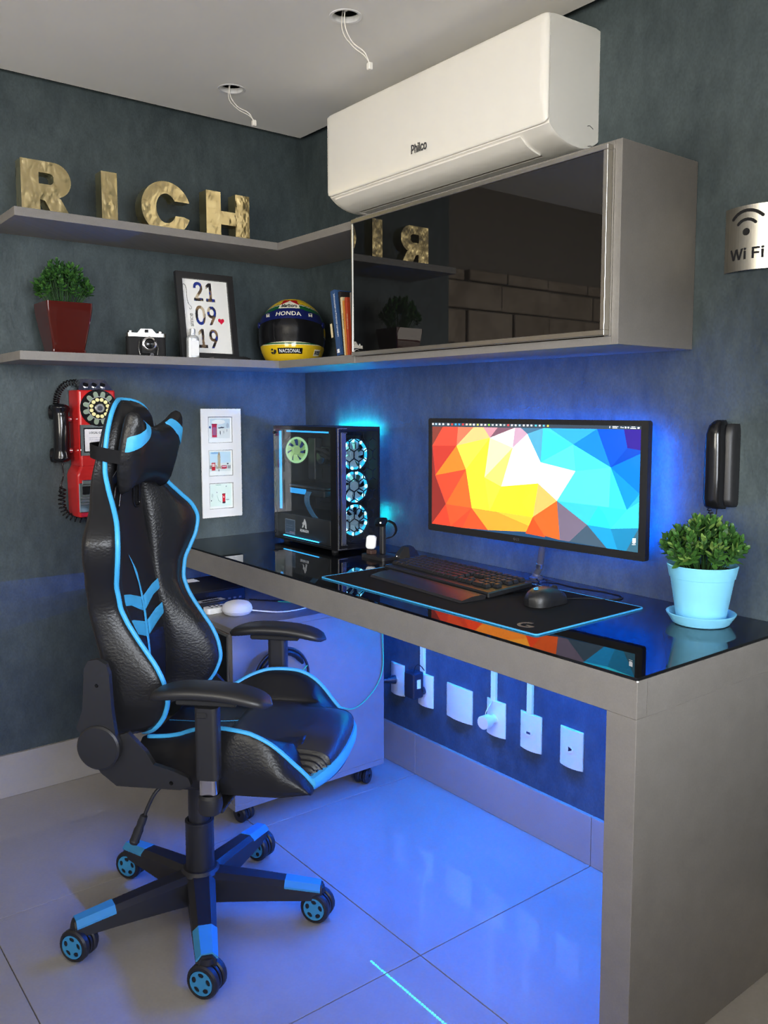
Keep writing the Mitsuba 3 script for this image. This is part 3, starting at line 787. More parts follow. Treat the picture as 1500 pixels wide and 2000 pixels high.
# recliner: round covers, upright brackets and side brackets
for s in (1, -1):
    y0 = s * 0.236
    up = sg.Polygon([(-0.118, 0.52), (-0.165, 0.56), (-0.150, 0.60), (-0.143, 0.69), (-0.135, 0.705), (-0.115, 0.709), (-0.098, 0.70), (-0.092, 0.68), (-0.088, 0.60), (-0.080, 0.54)]).buffer(0.004).buffer(-0.002)
    low = sg.Polygon([(-0.150, 0.515), (-0.120, 0.462), (-0.086, 0.436), (0.055, 0.436), (0.075, 0.446), (0.070, 0.458), (0.040, 0.470), (-0.005, 0.482), (-0.022, 0.510), (-0.060, 0.548)]).buffer(0.003)
    hole = sg.Polygon([(-0.018, 0.462), (0.008, 0.462), (0.002, 0.472), (-0.012, 0.478)]).buffer(0.004)
    k = free(f'{chair}__recliner')
    scene[k] = mikit.ply(ch(cat(prism(low.difference(disc(0.035, 0.447, 0.0045)), 0.012, (0, y0 - 0.006, 0), (0, 0, 0) if False else (1, 0, 0), (0, 0, 1)) if False else
                                place(prism(low.difference(disc(0.035, 0.447, 0.0045)), 0.012), (0, y0 + 0.006, 0), (1, 0, 0), (0, 0, 1)))), 'm_black_plastic', False)
    part(k, 'bracket', ch(place(prism(up.difference(disc(-0.118, 0.655, 0.004)), 0.013), (0, y0 + 0.0195 if s > 0 else y0 - 0.0065, 0), (1, 0, 0), (0, 0, 1))), 'm_black_plastic', False)
    part(k, 'round_cover', ch(lathe([(0.03, 0.0), (0.046, 0.0), (0.0475, 0.004), (0.0475, 0.016), (0.044, 0.0195), (0.0, 0.021)], 40, (-0.117, y0 + s * 0.0075, 0.522), (0, s, 0))), 'm_black_plastic', 30)

# armrests
for s in (-1, 1):
    k = f'{chair}__armrest'
    k = free(k)
    L0 = s * 0.250
    rings = []
    for t in np.linspace(-1, 1, 26):
        f = 0.129 + 0.131 * t
        w = 0.040 * (1 - abs(t) ** 5) ** 0.5 + 0.002
        zc = 0.655 - 0.020 * abs(t) ** 2.4 - 0.004 * t
        th = 0.0115 * (1 - abs(t) ** 6) ** 0.5 + 0.002
        a = np.arange(20) * 2 * np.pi / 20
        sx, sz = np.sign(np.cos(a)) * np.abs(np.cos(a)) ** 0.7, np.sign(np.sin(a)) * np.abs(np.sin(a)) ** 0.7
        rings.append(np.stack([np.full(20, f), L0 + w * sx, zc + th * sz], 1))
    scene[k] = mikit.ply(ch(loft(rings)), 'm_black_plastic', 50)
    part(k, 'pad_plate', ch(bx(0.06, 0.19, L0 - 0.022, L0 + 0.022, 0.628, 0.641, 0.003)), 'm_black_matte', False)
    P = s * 0.262
    part(k, 'post', ch(prism(rrect(0.101, 0.151, P - 0.017, P + 0.017, 0.012), 0.152, (0, 0, 0.474))), 'm_black_plastic', 30)
    part(k, 'button', ch(bx(0.108, 0.130, P - 0.0205 if s < 0 else P + 0.0165, P - 0.0165 if s < 0 else P + 0.0205, 0.606, 0.618, 0.002)), 'm_black_matte', False)
    part(k, 'collar', ch(prism(rrect(0.107, 0.145, P - 0.013, P + 0.013, 0.010), 0.034, (0, 0, 0.440))), 'm_chrome', 30, label='chrome collar')
    part(k, 'foot', ch(lathe([(0.019, 0.0), (0.024, 0.004), (0.026, 0.02), (0.024, 0.036), (0.019, 0.042)], 24, (0.128, P, 0.3985))), 'm_black_plastic', 30)
    part(k, 'bracket', ch(cat(bx(0.10, 0.155, min(P, s * 0.10), max(P, s * 0.10), 0.398, 0.4075, 0.002))), 'm_black_plastic', False)
# column, lever, star base, castors
part(chair, 'gas_column', ch(cat(cyl((0, 0, 0.24), (0, 0, 0.3745), 0.026, 24))), 'm_black_plastic', 30)
part(chair, 'column_cover', ch(lathe([(0.034, 0.10), (0.034, 0.135), (0.0335, 0.24), (0.0345, 0.241), (0.0345, 0.246), (0.028, 0.247)], 28)), 'm_black_plastic', 30)
k = f'{chair}__lever'
lev = [(-0.01, -0.06, 0.395), (-0.03, -0.115, 0.388), (-0.050, -0.135, 0.370), (-0.066, -0.145, 0.335), (-0.072, -0.150, 0.315)]
scene[k] = mikit.ply(ch(tube(spline(lev, 24), 0.0042, 8)), 'm_black_plastic', True)
e0, e1 = V3(-0.070, -0.149, 0.325), V3(-0.092, -0.162, 0.262)
part(k, 'grip', ch(lathe([(0.005, 0.0), (0.0085, 0.003), (0.0095, 0.02), (0.0085, 0.026), (0.0105, 0.035), (0.0105, 0.058), (0.0115, 0.062), (0.009, 0.068)], 16, e0, e1 - e0)), 'm_black_plastic', 30)
sb = f'{chair}__star_base'
scene[sb] = mikit.ply(ch(lathe([(0.030, 0.055), (0.046, 0.060), (0.050, 0.075), (0.048, 0.118), (0.040, 0.128), (0.034, 0.129)], 30)), 'm_black_plastic', 30)
for i in range(5):
    wang = math.radians(-95.2 + 72 * i)          # world direction of the arm
    d = V3(math.cos(wang), math.sin(wang), 0)
    e = V3(-d[1], d[0], 0)
    rings = []
    for t in np.linspace(0, 1, 16):
        r = 0.036 + 0.262 * t
        zt = 0.122 - 0.024 * t - 0.006 * t * t
        hh = 0.068 - 0.034 * t
        w = 0.033 - 0.011 * t
        if t > 0.97:
            hh, w, zt = hh - 0.004, w - 0.004, zt - 0.002
        sec = [(-w, -hh), (w, -hh), (w, -0.010), (w * 0.55, 0), (-w * 0.55, 0), (-w, -0.010)]
        rings.append([CO + d * r + e * a + V3(0, 0, zt + b) for a, b in sec])
    ka = free(f'{sb}__arm')
    scene[ka] = mikit.ply(loft(rings), 'm_black_plastic', 25)
    rings = []
    for t in np.linspace(0.66, 0.985, 10):
        r = 0.036 + 0.262 * t
        zt = 0.122 - 0.024 * t - 0.006 * t * t
        w = 0.033 - 0.011 * t
        sec = [(-w - 0.0012, -0.014), (-w - 0.0012, -0.0095), (-w * 0.55, 0.0015), (w * 0.55, 0.0015), (w + 0.0012, -0.0095), (w + 0.0012, -0.014), (w * 0.5, -0.004), (-w * 0.5, -0.004)]
        rings.append([CO + d * r + e * a + V3(0, 0, zt + b) for a, b in sec])
    part(sb, 'foot_pad', loft(rings), 'm_blue_plastic', 25, label='light blue foot pad')
    # castor: the wheel axis turns about the stem
    ax = V3(0.53, -0.85, 0) / math.hypot(0.53, 0.85)
    if i == 3:
        ax = V3(0.36, -0.93, 0)
    tr = V3(-ax[1], ax[0], 0) * (-1 if i in (0, 1, 2) else 1) * 0.010
    c0 = CO + d * 0.286 + V3(0, 0, 0.0372) + tr * 0
    kc = free(f'{chair}__castor')
    scene[kc] = mikit.ply(cat(lathe([(0.028, -0.004), (0.0345, -0.003), (0.0345, 0.003), (0.028, 0.004)], 28, c0, ax), cyl(c0 + [0, 0, 0.02], c0 + [0, 0, 0.052], 0.0085, 14), lathe([(0.012, 0.0), (0.019, 0.004), (0.017, 0.016), (0.011, 0.018)], 18, c0 + V3(0, 0, 0.031))), 'm_black_plastic', 30)
    for s in (-1, 1):
        o = c0 + ax * s * 0.0065
        part(kc, 'wheel', lathe([(0.006, 0.0), (0.034, 0.0), (0.0368, 0.003), (0.0368, 0.013), (0.034, 0.0175), (0.0285, 0.019), (0.027, 0.016), (0.004, 0.015)], 32, o, ax * s), 'm_black_plastic', 30)
        X = np.cross([0, 0, 1.0], ax * s)
        g = disc(0, 0, 0.0268, 10)
        for q in range(5):
            an = math.pi / 2 + q * 2 * math.pi / 5
            g = g.difference(sa.translate(sa.rotate(sa.scale(disc(0, 0, 1, 6), 0.0052, 0.0072), math.degrees(an), origin=(0, 0)), 0.0178 * math.cos(an), 0.0178 * math.sin(an)))
        part(kc, 'hub_cap', prism(g, 0.0022, o + ax * s * 0.0165, X, (0, 0, 1)), 'm_blue_plastic', False, label='light blue five-hole hub cap')

# ------------------------------------------------------------------ monitor on its arm
MA, MB2 = V3(0.887, -0.130, 0), V3(1.618, -0.080, 0)
MX = (MB2 - MA) / np.linalg.norm(MB2 - MA)
MN = np.cross(MX, [0, 0, 1.0])                        # towards the sitter
MW, MZ0, MZ1 = float(np.linalg.norm(MB2 - MA)), 0.8695, 1.2045
def mon(u, v, w):
    """u along the width, v up from the lower edge, w towards the sitter."""
    return MA + MX * u + V3(0, 0, MZ0 + v) + MN * w


mo = thing('monitor', 'wide black computer monitor showing a colourful polygon wallpaper', 'monitor')
MH = MZ1 - MZ0
part(mo, 'housing', place(prism(rrect(0, MW, 0, MH, 0.006), 0.014), mon(0, 0, -0.014), MX, (0, 0, 1), MN), 'm_black_plastic', False)
bez = rrect(0, MW, 0, MH, 0.006).difference(sg.box(0.0135, 0.0195, MW - 0.0195, MH - 0.0125))
part(mo, 'bezel', place(prism(bez, 0.0028), mon(0, 0, 0.0002), MX, (0, 0, 1), MN), 'm_black_plastic', False)
part(mo, 'rear_bulge', place(prism(rrect(0.12, MW - 0.12, 0.06, MH - 0.06, 0.03), 0.022), mon(0, 0, -0.0365), MX, (0, 0, 1), MN), 'm_black_plastic', False)
SX0, SX1, SY0, SY1 = 0.0137, MW - 0.0197, 0.0197, MH - 0.0127
HM = np.array([[0.001050840, -2.919e-05, -0.0785211], [-2.62184e-06, 0.00164520, -0.1939296], [0.000241103, -2.20332e-05, 1]])
def scr(x, y):
    """A point of the wallpaper design to screen metres."""
    q = HM @ [x, y, 1.0]
    return (SX0 + (SX1 - SX0) * float(np.clip(q[0] / q[2], 0, 1)), SY1 - (SY1 - SY0) * float(np.clip(q[1] / q[2], 0, 1)))


A = dict(a=(70, 142), P1=(140, 142), P2=(228, 142), P3=(320, 142), P4=(378, 142), P5=(462, 142), P6=(565, 142), P7=(600, 142), P9=(733, 142), P10=(770, 142), P11=(1060, 142), P12=(1225, 142), P13=(1345, 142),
         A=(70, 258), B=(223, 256), C=(418, 205), E=(555, 265), F=(640, 178), G=(725, 352), H=(283, 400), I=(105, 437), J=(394, 448), K=(495, 503), L=(715, 483), M=(172, 612), N=(325, 635), O=(690, 690), P=(832, 590), Q=(938, 405), R=(918, 240),
         S=(1152, 380), Tt=(1250, 258), U=(1260, 645), V=(1345, 545), W=(1020, 738), X=(1165, 762), Y=(858, 832), Z=(680, 782), b1=(85, 735), b3=(425, 770), b2=(205, 748), b4=(1145, 885), b5=(1265, 905), b6=(1350, 925), b7=(915, 842), D=(1085, 620), D2=(1150, 630),
         R1=(1345, 272), R2=(1345, 292), R3=(1345, 595), R4=(1345, 760), R5=(1345, 790), b8=(1210, 897), X2=(430, 655), K2=(620, 600), X3=(465, 655), X4=(685, 752), X5=(770, 815), X6=(650, 790), X7=(1130, 680), X8=(275, 757))
WALL = [('a A P1', (112, 54, 46)), ('A P1 P2 B', (204, 66, 50)), ('P2 P3 B', (226, 102, 76)), ('P3 P4 C B', (240, 166, 108)), ('P4 P5 C', (198, 124, 136)), ('P5 P6 C', (104, 74, 88)), ('C P6 E', (250, 228, 226)), ('P6 P7 F E', (168, 136, 156)),
        ('P7 P9 F', (58, 96, 122)), ('F P9 G', (70, 142, 172)), ('E F G', (228, 230, 252)), ('A B I', (168, 52, 42)), ('B H I', (244, 112, 40)), ('B C H', (248, 188, 66)), ('C H J', (255, 226, 48)), ('C E J', (255, 236, 150)), ('J E K', (255, 236, 96)),
        ('E K L', (255, 248, 196)), ('E G L', (255, 255, 250)), ('I H M', (202, 64, 42)), ('H M N', (232, 88, 38)), ('H J X2 N', (255, 206, 48)), ('J N X2', (246, 196, 48)), ('J K X2', (255, 238, 56)), ('K L O X2', (255, 240, 42)), ('X2 N O', (255, 226, 40)),
        ('L O K2', (255, 216, 44)), ('L P O', (238, 156, 84)), ('L G P', (244, 252, 255)), ('G Q P', (206, 246, 255)), ('G P9 R', (54, 182, 228)), ('G R Q', (72, 214, 240)), ('P9 P10 S R', (60, 206, 240)), ('R S Q', (62, 236, 250)), ('P10 P11 R', (46, 142, 220)),
        ('P11 S R', (26, 112, 208)), ('P11 P12 Tt S', (20, 72, 186)), ('P12 P13 R1 Tt', (44, 30, 120)), ('Tt R1 R2 S', (16, 62, 164)), ('R2 V S', (16, 102, 202)), ('Q S D2 P', (72, 238, 252)), ('P D D2', (70, 230, 248)), ('S U D2', (52, 226, 242)), ('S V U', (22, 122, 214)),
        ('P D W', (54, 166, 214)), ('D U X W', (46, 200, 236)), ('D X7 X W', (40, 186, 228)), ('U V R3', (40, 150, 214)), ('U R3 R4 X', (52, 194, 214)), ('P W b7 Y', (98, 88, 104)), ('W b7 b4', (58, 74, 88)), ('W X b8 b4', (30, 130, 184)), ('X R4 b5 b8', (30, 112, 152)),
        ('R4 b6 b5', (50, 88, 106)), ('A I M b1', (118, 40, 36)), ('M N b2 b1', (196, 58, 40)), ('M N b2', (216, 72, 40)), ('N b3 X8', (236, 70, 36)), ('N X8 b2', (206, 62, 38)), ('N O Z b3', (246, 136, 44)), ('X3 O X4', (250, 160, 50)), ('O P Y Z', (216, 86, 36)), ('O X5 X6', (232, 70, 32))]
items = [(sg.box(SX0, SY0, SX1, SY1), (30, 60, 90))]
for names, col in WALL:
    items.append(([scr(*A[k]) for k in names.split()], col))
items.append(([scr(*q) for q in ((70, 112), (1345, 112), (1345, 142), (70, 142))], (50, 60, 70)))
icons = [(82, (235, 235, 235)), (101, (150, 180, 210)), (121, (200, 200, 200)), (142, (210, 210, 210)), (172, (240, 240, 240)), (194, (225, 60, 50)), (215, (60, 150, 220)), (236, (60, 130, 190)), (258, (220, 50, 50)), (280, (245, 190, 170)), (301, (235, 230, 160)), (322, (245, 240, 235)),
         (345, (220, 220, 90)), (367, (240, 220, 210)), (389, (250, 200, 190)), (411, (130, 210, 70)), (433, (170, 170, 170)), (456, (190, 190, 190)), (480, (230, 230, 200)), (502, (150, 160, 160)), (525, (240, 60, 60)), (547, (235, 210, 235)), (570, (220, 230, 240)), (593, (150, 190, 230)),
         (618, (220, 235, 245)), (641, (230, 240, 250)), (664, (180, 200, 210)), (690, (70, 190, 240)), (714, (170, 190, 200)), (738, (80, 170, 230)), (763, (250, 220, 80))]
for x, col in icons:
    s = 5.5
    items.append(([scr(x - s, 127 - s), scr(x + s, 127 - s), scr(x + s, 127 + s), scr(x - s, 127 + s)], col))
for x0, x1, y0, y1 in ((1136, 1140, 123, 136), (1156, 1190, 124, 128), (1156, 1184, 131, 136), (1205, 1211, 126, 134), (1216, 1222, 128, 134), (1230, 1240, 126, 136), (1248, 1258, 126, 135), (1272, 1294, 123, 127), (1265, 1300, 132, 137), (1310, 1322, 126, 137),
                       (1302, 1324, 822, 850), (1305, 1321, 850, 854), (1301, 1323, 859, 863), (165, 181, 113, 115), (250, 266, 113, 115)):
    items.append(([scr(x0, y0), scr(x1, y0), scr(x1, y1), scr(x0, y1)], (235, 240, 245)))
sm, sc = pics(items, mon(0, 0, 0.0006), MX, (0, 0, 1), 0.000012)
k = f'{mo}__screen'
scene[k] = mikit.ply(sm, 'm_print_gloss', False, color=sc, emitter={'type': 'area', 'radiance': {'type': 'mesh_attribute', 'name': 'vertex_color', 'scale': 1.15}, 'sampling_weight': 1.5})
labels[k] = {'label': 'lit screen with an orange, yellow and blue polygon wallpaper'}
part(mo, 'logo', cat(place(prism(disc(0, 0, 0.0038).difference(disc(0.001, 0, 0.0018)), 0.0005), mon(0.334, 0.0098, 0.003), MX, (0, 0, 1), MN), text('LG', 0.0062, mon(0.3395, 0.0067, 0.003), MX, (0, 0, 1), 0.0005)), 'm_grey_plastic', False, label='small grey brand mark')
strips = [place(bx(0.05, MW - 0.05, MH - 0.030, MH - 0.024, -0.003, 0), mon(0, 0, -0.0145), MX, (0, 0, 1), MN), place(bx(0.05, MW - 0.05, 0.024, 0.030, -0.003, 0), mon(0, 0, -0.0145), MX, (0, 0, 1), MN), place(bx(MW - 0.036, MW - 0.028, 0.035, MH - 0.035, -0.003, 0), mon(0, 0, -0.0145), MX, (0, 0, 1), MN),
          place(bx(0.028, 0.034, 0.035, MH - 0.035, -0.003, 0), mon(0, 0, -0.0145), MX, (0, 0, 1), MN)]
k = f'{mo}__backlight_strip'
scene[k] = glow(cat(strips), LED_BLUE * LED_SCREEN, 2.5, smooth=False)
labels[k] = {'label': 'blue light strip on the back'}
st = V3(1.249, -0.052, ZT)
part(mo, 'stand_foot', lathe([(0.0, 0.0003), (0.019, 0.0003), (0.019, 0.006), (0.012, 0.010), (0.010, 0.018), (0.0, 0.018)], 24, st), 'm_grey_plastic', 30)
arm = [st + V3(0, 0, 0.014), V3(1.262, -0.054, 0.80), V3(1.275, -0.060, 0.850), V3(1.288, -0.066, 0.90)]
part(mo, 'stand_arm', cat(tube(arm, 0.0095, 14)), 'm_grey_plastic', 40)
part(mo, 'stand_joint', cat(cyl(V3(1.2625, -0.054, 0.800), V3(1.2655, -0.0555, 0.812), 0.0112, 16), cyl(V3(1.252, -0.0525, 0.778), V3(1.256, -0.053, 0.790), 0.0075, 14)), 'm_steel', 30)
part(mo, 'stand_mount', bx(1.262, 1.312, -0.0735, -0.058, 0.885, 0.935, 0.003), 'm_black_plastic', False)

# ------------------------------------------------------------------ computer tower
pc = thing('computer_tower', 'black computer tower with a glass side and three glowing cyan front fans', 'computer')
QX0, QX1, QY0, QY1, QZ0, QZ1 = 0.200, 0.589, -0.2595, -0.088, 0.7765, 1.1735
part(pc, 'top_panel', bx(QX0, QX1, QY0, QY1, QZ1 - 0.009, QZ1, 0.0012), 'm_black_plastic', False)
part(pc, 'bottom_panel', bx(QX0, QX1, QY0, QY1, QZ0, QZ0 + 0.006, 0.0012), 'm_black_plastic', False)
part(pc, 'rear_panel', cut(bx(QX0, QX0 + 0.004, QY0 + 0.002, QY1, QZ0 + 0.0062, QZ1 - 0.0092), cyl((QX0 - 0.01, -0.180, 1.0855), (QX0 + 0.01, -0.180, 1.0855), 0.045, 32)), 'm_black_plastic', False)
part(pc, 'right_panel', bx(QX0 + 0.0042, QX1 - 0.004, QY1 - 0.003, QY1, QZ0 + 0.0062, QZ1 - 0.0092), 'm_black_plastic', False)
part(pc, 'side_frame', prism(sg.box(QX0, QZ0, QX1 - 0.0, QZ1).difference(sg.box(QX0 + 0.005, QZ0 + 0.008, 0.556, QZ1 - 0.013)), 0.003, (0, QY0, 0), (1, 0, 0), (0, 0, 1)), 'm_black_gloss', False)
k = f'{pc}__side_glass'
scene[k] = mikit.ply((np.array([(QX0 + 0.003, QY0 - 0.0035, QZ0 + 0.006), (0.558, QY0 - 0.0035, QZ0 + 0.006), (0.558, QY0 - 0.0035, QZ1 - 0.011), (QX0 + 0.003, QY0 - 0.0035, QZ1 - 0.011)]), np.array([[0, 1, 2], [0, 2, 3]])), 'm_clear_glass', False)
labels[k] = {'label': 'clear glass side panel'}
for z in (0.80, 1.15):
    for x in (QX0 + 0.012,):
        part(pc, 'thumbscrew', cyl((x, QY0 - 0.004, z), (x, QY0 - 0.011, z), 0.0045, 16, bev=0.001), 'm_black_gloss', 30)
for x in (QX0 + 0.04, QX1 - 0.05):
    for y in (QY0 + 0.025, QY1 - 0.025):
        part(pc, 'foot', cyl((x, y, ZT + 0.0001), (x, y, QZ0 + 0.0005), 0.012, 16), 'm_black_matte', 30)
# front: frame, silver trims, hexagon grille, fans
FX = QX1
fr = sg.box(QY0, QZ0, QY1, QZ1).difference(sg.box(-0.232, QZ0 + 0.018, QY1 - 0.006, QZ1 - 0.014))
part(pc, 'front_frame', prism(fr, 0.005, (FX - 0.005, 0, 0), (0, 1, 0), (0, 0, 1)), 'm_black_gloss', False)
for a, b, c, e, w in ((-0.2565, QZ0 + 0.003, -0.222, QZ1 - 0.003, 0.0026), (-0.243, QZ0 + 0.016, -0.222, QZ1 - 0.017, 0.0018)):
    g = cat(bx(FX, FX + 0.0022, a, a + w, b, e), bx(FX, FX + 0.0022, a + w, c, b, b + w), bx(FX, FX + 0.0022, a + w, c, e - w, e))
    part(pc, 'silver_trim', g, 'm_aluminium', False, label='silver trim line')
part(pc, 'air_strip', bx(FX + 0.0002, FX + 0.0014, -0.2405, -0.2255, QZ0 + 0.019, QZ1 - 0.020), 'm_steel', False, label='grey mesh strip')
Rh, grid, inner = 0.0218, [], sg.box(-0.225, QZ0 + 0.022, QY1 - 0.010, QZ1 - 0.018)
hexes = []
wq = Rh * math.sqrt(3)
for r in range(-1, 14):
    for c in range(-1, 6):
        cy, cz = -0.224 + c * wq + (wq / 2 if r % 2 else 0), QZ0 + 0.012 + r * Rh * 1.5
        hexes.append(sg.Polygon([(cy + (Rh - 0.0016) * math.sin(k * math.pi / 3), cz + (Rh - 0.0016) * math.cos(k * math.pi / 3)) for k in range(6)]))
part(pc, 'hex_grille', prism(inner.difference(shapely.union_all(hexes)), 0.002, (FX - 0.0095, 0, 0), (0, 1, 0), (0, 0, 1)), 'm_black_plastic', False, label='black hexagon grille')
k = f'{pc}__front_glass'
scene[k] = mikit.ply((np.array([(FX + 0.0004, -0.2215, QZ0 + 0.019), (FX + 0.0004, QY1 - 0.0065, QZ0 + 0.019), (FX + 0.0004, QY1 - 0.0065, QZ1 - 0.0145), (FX + 0.0004, -0.2215, QZ1 - 0.0145)]), np.array([[0, 1, 2], [0, 2, 3]])), 'm_tinted_glass', False)
labels[k] = {'label': 'tinted glass front'}
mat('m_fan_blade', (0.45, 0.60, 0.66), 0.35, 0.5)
mat('m_fan_frame', (0.02, 0.02, 0.022), 0.4, 0.5)


def fan(c, axis, R, ringcol, spot, bladecol, name, weight, spin=0.0):
    """A case fan facing along axis: frame, lit ring, hub, seven blades."""
    ax = V3(*axis)
    X = V3(0, 1, 0) if abs(ax[0]) > 0.5 else V3(1, 0, 0)
    k = free(f'{pc}__{name}')
    scene[k] = mikit.ply(lathe([(R * 0.97, -0.012), (R * 1.06, -0.012), (R * 1.06, 0.002), (R * 0.97, 0.002)], 48, c, ax), 'm_fan_frame', 30)
    rk = f'{k}__light_ring'
    scene[rk] = glow(lathe([(R * 0.80, -0.004), (R * 0.96, -0.004), (R * 0.96, 0.0), (R * 0.80, 0.0)], 48, c, ax), ringcol, weight, smooth=30)
    labels[rk] = {'label': 'glowing cyan ring'}
    if spot is not None:
        dots = []
        for q in range(9):
            an = q * 2 * math.pi / 9 + 0.3 + spin
            o = c + (X * math.cos(an) + V3(0, 0, 1) * math.sin(an)) * R * 0.87 + ax * 0.0001
            dots.append(lathe([(0.0, 0.0), (0.0065, 0.0), (0.0065, 0.001), (0.0, 0.0012)], 12, o, ax))
        dk = f'{k}__diode_row'
        scene[dk] = glow(cat(dots), spot, weight * 0.5, smooth=False)
        labels[dk] = {'label': 'bright white blue diodes'}
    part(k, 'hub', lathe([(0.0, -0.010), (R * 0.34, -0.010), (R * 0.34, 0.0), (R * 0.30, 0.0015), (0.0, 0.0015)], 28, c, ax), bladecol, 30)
    for q in range(7):
        a0 = q * 2 * math.pi / 7 + spin
        rings = []
        for t in np.linspace(0.32, 0.94, 6):
            sw = a0 + 0.55 * (t - 0.3)
            ring = []
            for da, dz in ((-0.30, -0.009), (0.30, -0.001), (0.30, 0.0), (-0.30, -0.008)):
                an = sw + da
                ring.append(c + (X * math.cos(an) + V3(0, 0, 1) * math.sin(an)) * R * t + ax * dz)
            rings.append(ring)
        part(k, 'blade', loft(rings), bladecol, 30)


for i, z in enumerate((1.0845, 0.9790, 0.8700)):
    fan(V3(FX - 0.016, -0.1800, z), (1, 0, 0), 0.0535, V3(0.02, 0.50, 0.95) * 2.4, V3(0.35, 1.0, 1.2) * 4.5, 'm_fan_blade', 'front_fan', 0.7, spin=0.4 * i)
mat('m_fan_green', lin(180, 220, 150), 0.35, 0.5)
fan(V3(QX0 + 0.022, -0.180, 1.0855), (1, 0, 0), 0.049, V3(0.40, 0.80, 0.40) * 0.85, None, 'm_fan_green', 'rear_fan', 0.3)
# inside
mat('m_board', (0.012, 0.014, 0.018), 0.45, 0.5)
mat('m_board_blue', (0.02, 0.10, 0.20), 0.4, 0.5)
part(pc, 'motherboard', cat(bx(QX0 + 0.03, 0.50, QY1 - 0.018, QY1 - 0.012, 0.885, QZ1 - 0.03), bx(QX0 + 0.03, QX0 + 0.075, QY1 - 0.050, QY1 - 0.018, 0.98, 1.13, 0.002), bx(0.29, 0.36, QY1 - 0.035, QY1 - 0.018, 1.03, 1.10, 0.003), bx(0.26, 0.44, QY1 - 0.024, QY1 - 0.018, 0.90, 0.94, 0.002)), 'm_board', False)
part(pc, 'power_shroud', cat(bx(QX0 + 0.005, 0.535, QY0 + 0.010, QY1 - 0.004, QZ0 + 0.0065, 0.868, 0.002)), 'm_black_plastic', False)
g, cc = pics([(sg.box(0, 0, 0.066, 0.052), (120, 135, 150)), (sg.box(0.003, 0.003, 0.063, 0.049), (62, 82, 104)), (sg.box(0.03, 0.004, 0.062, 0.010), (130, 120, 140)), (sg.box(0.01, 0.03, 0.05, 0.032), (90, 110, 130)), (sg.box(0.01, 0.022, 0.05, 0.024), (90, 110, 130))], (0.252, QY0 + 0.0096, 0.797), (1, 0, 0), (0, 0, 1))
part(pc, 'rating_label', g, 'm_print', False, color=cc)
horse = sg.Polygon([(0, 0), (0.006, 0.012), (0.002, 0.018), (0.010, 0.022), (0.016, 0.034), (0.021, 0.030), (0.027, 0.020), (0.030, 0.0), (0.021, 0.0), (0.019, 0.012), (0.013, 0.014), (0.009, 0.004)])
part(pc, 'emblem', cat(prism(horse, 0.0006, (0.362, QY0 + 0.0098, 0.826), (1, 0, 0), (0, 0, 1)), text('REDRAGON', 0.009, (0.350, QY0 + 0.0098, 0.813), (1, 0, 0), (0, 0, 1), 0.0006, bold=True, width=0.052)), 'm_white', False, label='white dragon emblem with lettering')
k = f'{pc}__shroud_light'
scene[k] = glow(bx(0.248, 0.470, QY0 + 0.004, QY0 + 0.0085, 0.7885, 0.7915), V3(0.03, 0.45, 1.0) * 3.0, 0.3, smooth=False)
labels[k] = {'label': 'cyan light bar along the bottom'}
k = f'{pc}__memory_light'
scene[k] = glow(cat(bx(0.452, 0.476, QY1 - 0.060, QY1 - 0.020, 0.985, 1.115), bx(0.452, 0.476, QY1 - 0.060, QY1 - 0.020, 1.117, 1.130)), V3(0.25, 0.85, 0.80) * 1.6, 0.3, smooth=False)
labels[k] = {'label': 'glowing memory module'}
k = f'{pc}__frame_light'
scene[k] = glow(cat(bx(QX0 + 0.0065, QX0 + 0.016, QY0 + 0.016, QY0 + 0.021, 0.880, 1.155), bx(QX0 + 0.05, 0.505, QY0 + 0.02, QY0 + 0.026, 1.1525, 1.158)), V3(0.02, 0.36, 1.0) * 1.6, 0.4, smooth=False)
labels[k] = {'label': 'blue light strips inside the frame'}
part(pc, 'graphics_card', cat(bx(QX0 + 0.055, 0.475, QY1 - 0.145, QY1 - 0.015, 0.962, 0.970, 0.001), bx(QX0 + 0.055, 0.475, QY1 - 0.145, QY1 - 0.020, 0.936, 0.9615, 0.004)), 'm_black_gloss', False)
k = f'{pc}__card_light'
scene[k] = glow(bx(QX0 + 0.065, 0.365, QY1 - 0.1475, QY1 - 0.1455, 0.940, 0.958), V3(0.01, 0.30, 0.75) * 1.3, 0.3, smooth=False)
labels[k] = {'label': 'blue light bar of the graphics card'}
for q in range(6):
    dx = q * 0.0052
    part(pc, 'power_cable', tube(spline([(0.372 + dx, QY1 - 0.146, 0.952), (0.372 + dx, QY1 - 0.155, 0.935), (0.380 + dx, QY1 - 0.158, 0.910), (0.410 + dx, QY1 - 0.158, 0.880), (0.424 + dx, QY1 - 0.150, 0.864)], 20), 0.0021, 6), 'm_board_blue', True)
part(pc, 'cooler_hose', tube(spline([(0.33, QY1 - 0.045, 1.065), (0.345, QY1 - 0.085, 1.090), (0.395, QY1 - 0.105, 1.095), (0.455, QY1 - 0.100, 1.078), (0.53, QY1 - 0.085, 1.05)], 30), 0.0062, 10), 'm_black_matte', True)
part(pc, 'cooler_hose', tube(spline([(0.345, QY1 - 0.045, 1.060), (0.355, QY1 - 0.078, 1.075), (0.40, QY1 - 0.092, 1.075), (0.455, QY1 - 0.086, 1.055), (0.53, QY1 - 0.07, 1.02)], 30), 0.0062, 10), 'm_black_matte', True)
part(pc, 'cooler_pump', lathe([(0.0, 0.0), (0.030, 0.0), (0.030, 0.018), (0.026, 0.024), (0.0, 0.024)], 28, (0.325, QY1 - 0.036, 1.065), (0, -1, 0)), 'm_black_gloss', 30)
